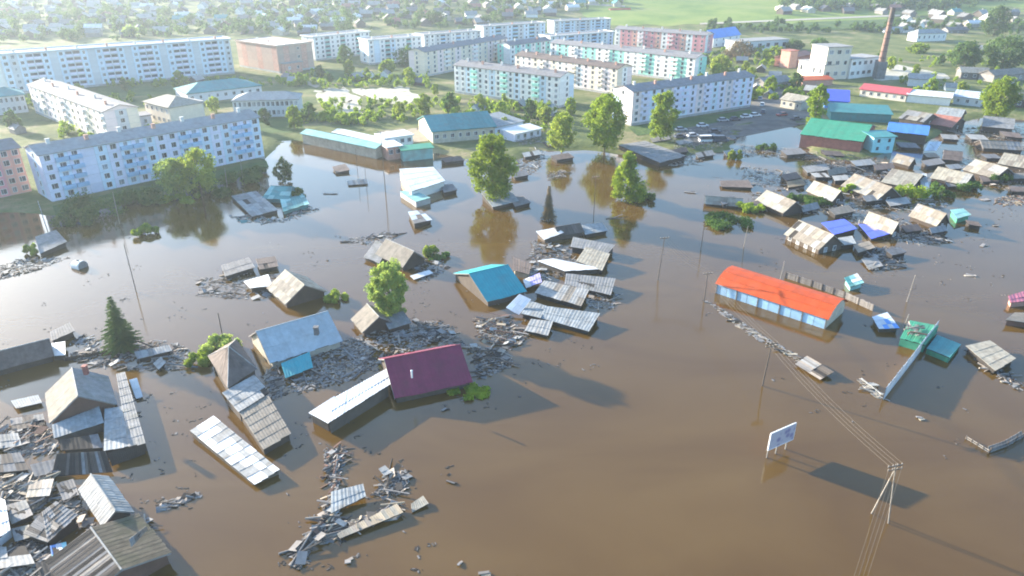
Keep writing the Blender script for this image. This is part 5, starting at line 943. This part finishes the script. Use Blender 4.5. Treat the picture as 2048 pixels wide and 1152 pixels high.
D('reed and board scraps behind the small white sheet roof', [(135, 690), (160, 672), (200, 680), (185, 700)], 8, 50, ['wood_dark', 'slate_blue'], None, 16, .2)
D('brown boards between tent-roofed house and turquoise porch', [(530, 745), (556, 738), (566, 790), (545, 800)], 16, 90, ['wood', 'wood_grey', 'wood_pale'], 60, 17, .4)
D('driftwood around the cream-roofed house', [(395, 560), (470, 545), (560, 550), (560, 590), (500, 600), (400, 592)], 26, 150, ['wood_dark', 'wood', 'wood_grey'], 10, 18, .3)
D('scraps right of the tan dark-gabled house', [(820, 530), (880, 510), (900, 535), (850, 565)], 14, 110, ['wood_grey', 'wood_dark'], None, 19, .25)
D('thin trail of scraps left of the tan dark-gabled house', [(690, 478), (750, 470), (770, 462), (805, 470), (760, 490), (700, 488)], 12, 60, ['wood_dark', 'wood', 'slate'], 10, 20, .25)
D('rubble filling the gaps of the central wreck cluster', [(1062, 480), (1140, 490), (1160, 545), (1090, 560), (1040, 580), (1060, 530)], 34, 220, ['wood', 'wood_grey', 'wood_dark', 'slate_pale'], None, 21, .5)
D('floating trash between lower roofs of the central cluster', [(1170, 585), (1235, 590), (1230, 620), (1180, 615)], 8, 60, ['wood_dark', 'wood', 'wood_pale'], None, 22, .2)
D('wreckage belt in front of the big green barn', [(1480, 290), (1590, 300), (1720, 312), (1790, 330), (1700, 350), (1600, 318), (1490, 312)], 80, 520, ['wood', 'wood_grey', 'wood_dark', 'slate', 'slate_dark', 'wood_pale'], None, 23, .9, lens=(2, 3, 4))
D('wreckage among the upper roofs of the drowned street', [(1600, 330), (1760, 330), (1800, 345), (1760, 372), (1640, 360)], 60, 400, ['wood', 'wood_grey', 'wood_pale', 'slate', 'wood_red'], None, 24, .8, lens=(2, 3, 4))
D('wreckage around the lower roofs of the drowned street', [(1520, 400), (1640, 392), (1720, 420), (1820, 440), (1880, 470), (1860, 490), (1760, 480), (1660, 430), (1530, 425)], 60, 360, ['wood', 'wood_grey', 'wood_dark', 'wood_pale'], 15, 25, .5, lens=(2, 3))
D('broken boards and sheeting between the lower and upper drowned rows', [(1500, 385), (1600, 375), (1720, 392), (1830, 400), (1900, 405), (1880, 430), (1760, 420), (1640, 410), (1510, 405)], 60, 260, ['wood_grey', 'slate', 'wood', 'slate_pale', 'wood_pale'], 10, 44, .5, lens=(2, 3, 4), panels=.4)
D('sheeting and boards drifting above the pale floating roofs', [(1480, 330), (1600, 345), (1620, 372), (1520, 375), (1470, 350)], 26, 120, ['wood_grey', 'slate', 'wood', 'slate_dark'], 10, 45, .4, lens=(2, 3), panels=.4)
D('dark tangle at the outer tip of the lower drowned row', [(1720, 495), (1800, 495), (1806, 535), (1740, 545)], 26, 220, ['wood_dark', 'wood', 'slate', 'wood_grey'], None, 26, .5)
D('bleached boards below the outermost tan-roofed house', [(1800, 465), (1880, 462), (1905, 485), (1840, 492)], 24, 120, ['wood_pale', 'wood_grey', 'slate_pale', 'wood_dark'], -10, 27, .3)
D('rubble among the far right yards', [(1900, 255), (2060, 250), (2060, 300), (1980, 305), (1920, 290)], 50, 320, ['wood', 'wood_grey', 'wood_pale', 'wood_red'], None, 28, .8, lens=(2, 3, 4))
D('sandy rubbish drift at the right edge of the flood', [(1985, 398), (2060, 385), (2060, 410), (2010, 412)], 16, 140, ['wood_pale', 'wood_fresh', 'wood_red'], None, 29, .3)
D('clutter of boards and scrap around the car yard', [(1335, 262), (1470, 250), (1475, 262), (1440, 296), (1350, 300)], 40, 260, ['wood', 'wood_grey', 'slate', 'wood_pale', 'slate_dark'], None, 41, .9, zb=GZ + .05, lens=(2, 3, 4))
D('scrap heaps behind the littered shore huts', [(1000, 262), (1085, 258), (1090, 285), (1040, 290)], 26, 200, ['wood', 'slate', 'wood_pale', 'slate_dark'], None, 42, 1.0, zb=GZ + .05, lens=(2, 3))
D('wreckage between the last upper roofs and the right edge', [(1880, 320), (2050, 300), (2050, 390), (1960, 372), (1880, 372)], 50, 320, ['wood', 'wood_grey', 'wood_dark', 'slate', 'wood_pale'], None, 43, .7, lens=(2, 3))
D('dark rubbish on the shore left of the willow', [(1030, 290), (1085, 285), (1090, 325), (1060, 350), (1035, 335)], 26, 200, ['wood_dark', 'slate', 'slate_pale', 'wood'], None, 30, .8)
D('rubbish tongue beside the long grey barn roof', [(1290, 300), (1400, 285), (1440, 300), (1390, 330), (1340, 335)], 34, 240, ['wood', 'wood_grey', 'slate', 'wood_dark', 'slate_pale'], 15, 31, .6, lens=(2, 3, 4))
D('pale driftwood at the foot of the light willow', [(1095, 345), (1130, 340), (1132, 356), (1100, 358)], 8, 60, ['wood_pale', 'wood', 'wood_grey'], None, 32, .4)
D('scraps drifting off the teal wreck', [(455, 430), (560, 438), (620, 410), (640, 420), (560, 446), (480, 445)], 18, 120, ['slate_dark', 'wood_dark', 'teal', 'slate'], None, 33, .3)
D('shoreline litter at the far left water edge', [(0, 530), (60, 515), (140, 515), (60, 545), (0, 560)], 14, 130, ['wood_dark', 'wood'], None, 34, .2)
D('wet boards around the red and tan roofs at the right edge', [(1930, 700), (2010, 745), (2048, 770), (2040, 785), (1960, 730)], 10, 60, ['wood_dark', 'wood_grey', 'wood_pale'], None, 35, .2)
D('pale rubble on the near end of the straight plank fence', [(1710, 756), (1745, 768), (1768, 792), (1755, 798)], 8, 50, ['wood_pale', 'slate_cream', 'slate_pale'], -30, 36, .3)
D('boards lying on the flat green garage', [(1815, 645), (1850, 655), (1838, 672), (1815, 668)], 7, 24, ['wood_pale', 'wood_red', 'wood_grey'], 30, 37, .15, zb=2.05, lens=(1, 1.6, 2))
for i, (x, y, mt, L_, wd, an, lb) in enumerate([(1843, 839, 'slate_cream', 1.0, .5, 10, 'two white scraps afloat below the plank fence shadow'), (905, 965, 'wood_dark', 1.3, .3, -20, 'thin dark stick right of the bottom-centre wreck'), (700, 1120, 'wood_pale', .9, .5, 40, 'pale lump floating near the bottom edge, left'), (922, 1126, 'wood_pale', .6, .3, 60, 'small pale knob near the bottom edge, centre'),
        (972, 1150, 'wood_fresh', 1.4, .5, 0, 'pale board cut by the bottom edge'), (1940, 552, 'wood_pale', 2.2, .6, -5, 'pale plank drifting alone in the right-hand water'), (1968, 492, 'wood_pale', 2.4, .8, 20, 'pale scrap beyond the lower drowned row'), (1990, 451, 'wood_dark', 1.4, .8, 30, 'dark float with a pale top in the far right water'), (1970, 400, 'slate_brown', 2.6, 1.6, 0, 'brown half-sunk lump below the upper right roofs'),
        (660, 388, 'wood_dark', 4.5, .4, -4, 'long dark trunk floating in the square'), (1378, 385, 'wood_dark', 4.0, .5, 5, 'dark drift log right of the cone-shaped tree'), (1230, 437, 'wood', 6.0, .4, 8, 'long thin log below the cone-shaped tree'), (2005, 764, 'slate_cream', .7, .4, 0, 'white scrap below the cream ragged roof'), (893, 820, 'wood_dark', 1.2, .4, 20, 'dark scrap below the flat grassy tangle'), (414, 584, 'slate_dark', 3.0, 1.6, 10, 'dark sunken boat-like wreck left of the white porch roof'), (655, 520, 'wood_dark', .5, .5, 0, 'small stump in the left-hand water')]):
    floater(lb, x, y, mt, L_, wd, an)

# ------------------------------------------------------------------ poles and wires
o1, t1, top1 = pole('leaning power pole with strut and crossarm at lower right', 1780, 1046, 926, 2, 'pole_pale', .085, (1741, 1024), (-1.5, -.2), armdir=(1, .25, 0))
o2, t2, top2 = pole('dark power pole in the middle of the wire run', 1524, 772, 686, 2, 'pole_wood', .12, None, (.4, .2), armdir=(1, .25, 0))
o3, t3, top3 = pole('far power pole at the left end of the orange store', 1408, 604, 545, 1, 'pole_wood', .1, None, (0, 0), armdir=(1, .25, 0))
o4, t4, top4 = pole('slim dark pole standing in the open water beyond the wires', 1315, 560, 474, 1, 'pole_wood', .1, None, (.6, 0), armdir=(1, .25, 0))
NEAR = P(1650, 1330, 8.5); dv = (top2 - top1).normalized()
g1 = 'wires of the near power line'
for i in range(4):
    wire(t1[i], t2[i], .7, 'thin wire between the leaning pole and the dark middle pole', 'wires between leaning and middle pole')
    wire(t2[i], t3[i], .7, 'thin wire between the middle pole and the far pole', 'wires between middle and far pole')
    wire(t3[i], t4[i], .7, 'thin wire between the far pole and the slim dark pole', 'wires between far and slim pole')
    wire(t1[i + 4], NEAR + Vector((i * .5, .15 * i, 0)), .8, 'thin wire running from the leaning pole out of the bottom edge', 'wires leaving at the bottom edge')
for x, y, t, lb, mt in [(771, 384, 262, 'tall dark pole in front of the flooded square', 'pole_wood'), (272, 582, 488, 'thin bent pole in the left-hand water', 'pole_wood'), (239, 448, 384, 'pale pole in front of the lilac block, left', 'pole_pale'), (455, 380, 336, 'pale pole in front of the lilac block, middle', 'pole_pale'), (485, 358, 320, 'pale pole in front of the lilac block, right', 'pole_pale'),
        (449, 690, 626, 'leaning dark stick behind the yellow-green shrub', 'wood_dark'), (1187, 440, 352, 'dark thin pole left of the cone-shaped tree', 'pole_wood'), (1487, 494, 452, 'pale stump pole below the long floating shrub', 'pole_pale'), (1559, 562, 522, 'pale pole behind the orange roof', 'pole_pale'), (1813, 604, 550, 'pale leaning pole right of the teal hut', 'pole_pale'), (1808, 652, 628, 'white post at the corner of the green garage', 'pole_pale'), (1402, 500, 440, 'thin pole left of the long shrub', 'pole_wood')]:
    pole(lb, x, y, t, 1 if y in (384, 440) else 0, mt, .09 if y > 400 else .12, None, (.3, 0) if mt == 'pole_pale' else (0, 0), name='post')
for i, (x, y) in enumerate([(716, 352), (733, 372)]): pole(['thin mast at the flooded square, left', 'thin mast at the pontoon'][i], x, y, y - 55, 0, 'pole_wood', .07, name='post')
fence('picket_fence', 'row of white fence posts awash at the right edge', [(1932, 878), (1978, 906)], .5, 'pole_pale', post=.8, single=True)
fence('board_fence', 'bent grey fence piece joining the white posts at the right edge', [(1978, 906), (2012, 894), (2046, 874)], .9, 'wood_grey', tilt=-25)
fence('picket_fence', 'dark pickets standing in water below the yellowish roof', [(1622, 412), (1690, 398)], 1.4, 'wood_dark', gap=.35)
fence('board_fence', 'low dark fence along the sunken garden left of the spruce', [(130, 722), (250, 700)], .6, 'wood_dark')
fence('board_fence', 'white plank fence slanting at the left shore', [(78, 410), (95, 460)], 1.2, 'white_sheet')
D('thin line of scraps drifting along the wires before the orange store', [(1405, 600), (1425, 606), (1540, 680), (1610, 718), (1600, 726), (1500, 672)], 16, 110, ['wood_pale', 'wood_grey', 'wood', 'slate_cream'], -32, 38, .2, lens=(.8, 1.2, 1.8), spread=15)

# ------------------------------------------------------------------ yard trees between the blocks
def copy_tree(o, b, sc, rot, label, group):
    c = o.copy(); COL.objects.link(c); c.location = b; c.scale = (sc, sc, sc); c.rotation_euler = (0, 0, rot); c['label'] = label; c['group'] = group
    for ch in o.children: k = ch.copy(); COL.objects.link(k); k.parent = c
    return c
r = random.Random(8); YL = 'small leafy yard tree growing between the apartment blocks'; YG = 'yard trees between the blocks'
spots = [(505, 262), (530, 250), (430, 225), (360, 172), (250, 182), (160, 190), (600, 172), (640, 156), (700, 150), (735, 158), (660, 168), (820, 168), (870, 190), (900, 226), (960, 222), (1000, 240), (1060, 236), (1090, 250), (1140, 230), (740, 232), (800, 236), (850, 230), (620, 242), (1400, 170), (1430, 160), (1460, 170), (1500, 164), (1540, 190), (1410, 132), (1490, 140), (1530, 120), (1590, 180), (1780, 140), (1830, 150), (1880, 130), (1920, 190), (1860, 190), (1760, 118), (1010, 262), (590, 258), (30, 262), (300, 275)]
pr = []
for i, (x, y) in enumerate(spots):
    b = G(x, y); sc = r.uniform(.7, 1.3)
    if i < 3: pr.append(tree(YL, b, 6.5, 5.2, mat=('leaf_mid', 'leaf_dark', 'leaf_bright')[i], seed=90 + i, n=1400, size=.45, low=.1, group=YG))
    else: copy_tree(pr[i % 3], b, sc, r.uniform(0, 6), YL, YG)
# ------------------------------------------------------------------ fine flotsam on the open water
mm = MB(); g = random.Random(3)
for zone, cnt in (([(380, 480), (1000, 420), (1260, 700), (1000, 830), (560, 900), (330, 780)], 420), ([(1350, 340), (2040, 330), (2040, 640), (1500, 560)], 300), ([(0, 760), (420, 760), (420, 1060), (300, 1140), (0, 1140)], 300), ([(560, 880), (900, 900), (880, 1140), (560, 1150)], 120), ([(1380, 620), (2040, 660), (2040, 940), (1700, 900)], 70), ([(0, 500), (560, 440), (560, 620), (0, 700)], 90)):
    x0, x1, y0, y1 = min(p[0] for p in zone), max(p[0] for p in zone), min(p[1] for p in zone), max(p[1] for p in zone); k = 0
    while k < cnt:
        cx, cy = g.uniform(x0, x1), g.uniform(y0, y1)
        if not inpoly(cx, cy, zone): continue
        for q in range(g.randint(1, 5)):
            p = P(cx + g.gauss(0, 7), cy + g.gauss(0, 3), 0.03); a = g.uniform(0, 6.3); L_ = g.uniform(.1, .55); mm.box(p, Vector((math.cos(a), math.sin(a), 0)) * L_, Vector((-math.sin(a), math.cos(a), 0)) * L_ * g.uniform(.15, .6), (0, 0, .05), g.randint(0, 2)); k += 1
fo = mm.build('flotsam', ['wood_dark', 'wood', 'wood_grey']); tag(fo, 'fine scattered flotsam drifting on the brown flood water', 'flotsam'); fo['kind'] = 'stuff'

# ------------------------------------------------------------------ cars
CA = [(1362, 262, 10, 'car_silver', 0), (1405, 254, 12, 'car_white', 0), (1446, 243, 12, 'car_silver', 0), (1470, 241, 12, 'car_dark', 0), (1492, 236, 14, 'car_white', 0), (1510, 233, 14, 'car_white', 0), (1526, 226, 70, 'car_dark', 0), (1524, 212, 70, 'car_white', 0), (1520, 200, 70, 'car_silver', 0), (1592, 240, 20, 'car_dark', 0), (1360, 276, 15, 'car_dark', 0), (1386, 274, 15, 'car_silver', 0), (1414, 284, 5, 'car_white', 1), (1440, 284, 5, 'car_dark', 1), (1430, 266, 10, 'car_dark', 0), (1585, 206, 40, 'car_white', 0), (1563, 232, 200, 'car_red', 0)]
CL = ['silver car, leftmost in the row below the lilac block', 'white car, second in the row below the lilac block', 'silver car, third in the row below the lilac block', 'dark car, fourth in the row below the lilac block', 'white car, fifth in the row at the road edge', 'white car at the right end of the row', 'dark car nearest the road corner', 'white car parked end-on at the block corner', 'silver car furthest up the block corner', 'dark car alone on the asphalt by the green tree', 'dark car at the water edge beside the slim poplar', 'silver car at the water edge beside the dark one', 'white van at the tip of the car yard', 'dark van behind the white van', 'dark car in the middle of the yard', 'white car on the road beyond the cream hut', 'red car crossing the asphalt']
for (x, y, a, mt, bg_), lb in zip(CA, CL): car(lb, x, y, a, mt, zb=None, big=bool(bg_))

# ------------------------------------------------------------------ village on the far slope
def village_mesh(rm, wm, sd):
    r = random.Random(sd); L_, W_, h, rh = r.uniform(8, 13), r.uniform(6, 8.5), r.uniform(2.6, 3.4), r.uniform(1.8, 2.8)
    mb = MB(); a, b = L_ / 2, W_ / 2
    pr = lambda x: [(x, -b, -3), (x, -b, h), (x, 0, h + rh), (x, b, h), (x, b, -3)]
    mb.prism(pr(-a), pr(a)); wl = mb.mesh('wall', [wm])
    mb = MB(); e = .5
    for s in (-1, 1): mb.prism([(-a - e, 0, h + rh + .15), (a + e, 0, h + rh + .15), (a + e, s * (b + e), h - .3), (-a - e, s * (b + e), h - .3)], [(-a - e, 0, h + rh), (a + e, 0, h + rh), (a + e, s * (b + e), h - .45), (-a - e, s * (b + e), h - .45)])
    mb.box((a * .3, .6, h + rh + .3), (.7, 0, 0), (0, .7, 0), (0, 0, 1.4)); rf = mb.mesh('roof', [rm])
    return wl, rf
KINDS = [('slate_pale', 'wood'), ('white_sheet', 'pale_wall'), ('slate', 'wood_grey'), ('slate_dark', 'wood'), ('slate_blue', 'plaster_white'), ('red_brown', 'wood'), ('teal', 'pale_wall')]
KN = ['pale grey roofed', 'white roofed', 'grey roofed', 'dark roofed', 'blue-grey roofed', 'rusty roofed', 'teal roofed']
KM = [village_mesh(*k, 5 + i) for i, k in enumerate(KINDS)]
r = random.Random(5); cnt = 0; taken = []
while cnt < 230:
    px, py = r.uniform(-20, 1240), r.uniform(-6, 78) if r.random() < .85 else r.uniform(-6, 30)
    lim = np.interp(px, [0, 470, 480, 625, 640, 960, 1100, 1105, 1240], [90, 66, 72, 70, 60, 52, 32, 24, 14])
    if py > lim: continue
    b = G(px, py)
    if any((b - q).length < 17 for q in taken): continue
    taken.append(b); k = r.choices(range(7), [5, 3, 5, 4, 3, 1, 1])[0]; cnt += 1
    o = thing('village_house', 'small %s house in the village on the far slope' % KN[k], 'house', b, '%s houses of the far village' % KN[k]); o.rotation_euler = (0, 0, R(r.choice((12, 100)) + r.gauss(0, 10))); o.scale = (1, 1, 1)
    inst(KM[k][0], 'wall', o); inst(KM[k][1], 'roof', o)
cnt = 0
while cnt < 34:
    px, py = r.uniform(1560, 2080), r.uniform(2, 160)
    if px < 1800 and (py > 30 or py < 16): continue
    if px >= 1800 and (60 < py < 168 or py < 30): continue
    b = G(px, py)
    if any((b - q).length < 20 for q in taken): continue
    taken.append(b); k = r.choices(range(7), [5, 3, 5, 4, 3, 1, 1])[0]; cnt += 1
    o = thing('village_house', 'small %s house in the valley beyond the chimney' % KN[k], 'house', b, '%s houses beyond the chimney' % KN[k]); o.rotation_euler = (0, 0, R(r.choice((12, 100)) + r.gauss(0, 10)))
    inst(KM[k][0], 'wall', o); inst(KM[k][1], 'roof', o)
r2 = random.Random(12)
for i in range(34):
    zx = r2.choice([(600, 860, 150, 172), (860, 1100, 212, 240), (20, 70, 262, 280), (310, 420, 165, 172), (1400, 1560, 125, 170), (1500, 1640, 178, 196), (1880, 2040, 176, 200), (560, 620, 150, 168)]); b = G(r2.uniform(zx[0], zx[1]), r2.uniform(zx[2], zx[3])); k = r2.choice((0, 2, 3, 4))
    if any((b - q).length < 9 for q in taken): continue
    taken.append(b); o = thing('small_shed', 'low %s shed in the yards between the town blocks' % KN[k].replace(' roofed', '-roofed'), 'shed', b, 'low %s sheds between the town blocks' % KN[k]); o.rotation_euler = (0, 0, R(r2.choice((-25, 65)) + r2.gauss(0, 6))); o.scale = (.55, .55, .62)
    inst(KM[k][0], 'wall', o); inst(KM[k][1], 'roof', o)
# gardens and woods that read as one mass
def mass(name, label, n, fn, size, leaves, mat, seed, wd=(4, 8)):
    g = np.random.default_rng(seed); C, Rd = [], []
    for i in range(n):
        b = fn(g)
        if b is None: continue
        w_ = g.uniform(*wd); hh = w_ * g.uniform(.7, 1.3)
        for k in range(3): q = w_ * .32; C.append((b.x + g.normal() * w_ * .2, b.y + g.normal() * w_ * .2, b.z + hh * g.uniform(.3, .8))); Rd.append((q, q, hh * .35))
    me = leaf_mesh(name, C, Rd, leaves, size, g); me.materials.append(MATS[mat]); o = inst(me, name); tag(o, label, 'trees'); o['kind'] = 'stuff'; return o
def vfn(g):
    px, py = g.uniform(-60, 1250), g.uniform(-10, 85)
    if py > np.interp(px, [0, 470, 480, 625, 640, 960, 1100, 1105, 1240], [95, 70, 76, 72, 64, 56, 36, 28, 18]): return None
    return G(px, py)
mass('garden_trees', 'hazy garden trees scattered through the far village', 900, vfn, .95, 60000, 'leaf_far', 1, (3, 8))
def wfn(g):
    px = g.uniform(1560, 2100); py = g.uniform(-14, 22 if px < 1950 else 4)
    return G(px, py)
mass('woodland', 'misty wood on the hillside at the top right', 420, wfn, 1.2, 36000, 'leaf_far', 2, (6, 11))
def hfn(g):
    px = g.uniform(1400, 2080); py = g.normal(60 if px < 1800 else 56, 5)
    return G(px, py)
mass('hedgerow', 'dark hedgerow along the foot of the meadow', 160, hfn, .9, 16000, 'leaf_dark', 3, (3, 6))
def sfn(g):
    k = g.integers(0, 11); B_ = [(120, 500, 262, 285), (640, 850, 205, 245), (860, 1100, 210, 262), (20, 300, 195, 215), (1410, 1560, 100, 140), (1800, 2060, 90, 200), (860, 1120, 205, 240), (560, 860, 150, 176), (600, 760, 235, 250), (1500, 1640, 165, 200), (200, 620, 160, 175)][k]
    return G(g.uniform(*B_[:2]), g.uniform(*B_[2:]))
mass('scrub', 'scrub and weeds growing between the town blocks', 760, sfn, .5, 52000, 'leaf_mid', 4, (1.2, 3.4))
def bfn(g): return G(g.uniform(1100, 1240), g.uniform(20, 34))
# ------------------------------------------------------------------ haze
mb = MB(); mb.box((0, 550, 34), (3300, 0, 0), (0, 2000, 0), (0, 0, 80)); hz = mb.build('haze', 'black'); hz.data.materials.clear(); tag(hz, 'pale morning haze over the valley', 'haze'); hz['kind'] = 'stuff'
m = bpy.data.materials.new('haze'); m.use_nodes = True; t = m.node_tree; t.nodes.clear(); pv = t.nodes.new('ShaderNodeVolumePrincipled'); mo = t.nodes.new('ShaderNodeOutputMaterial')
pv.inputs['Color'].default_value = (0.78, 0.90, 1.0, 1); pv.inputs['Density'].default_value = 0.00021; pv.inputs['Anisotropy'].default_value = 0.35; t.links.new(pv.outputs[0], mo.inputs['Volume']); hz.data.materials.append(m)
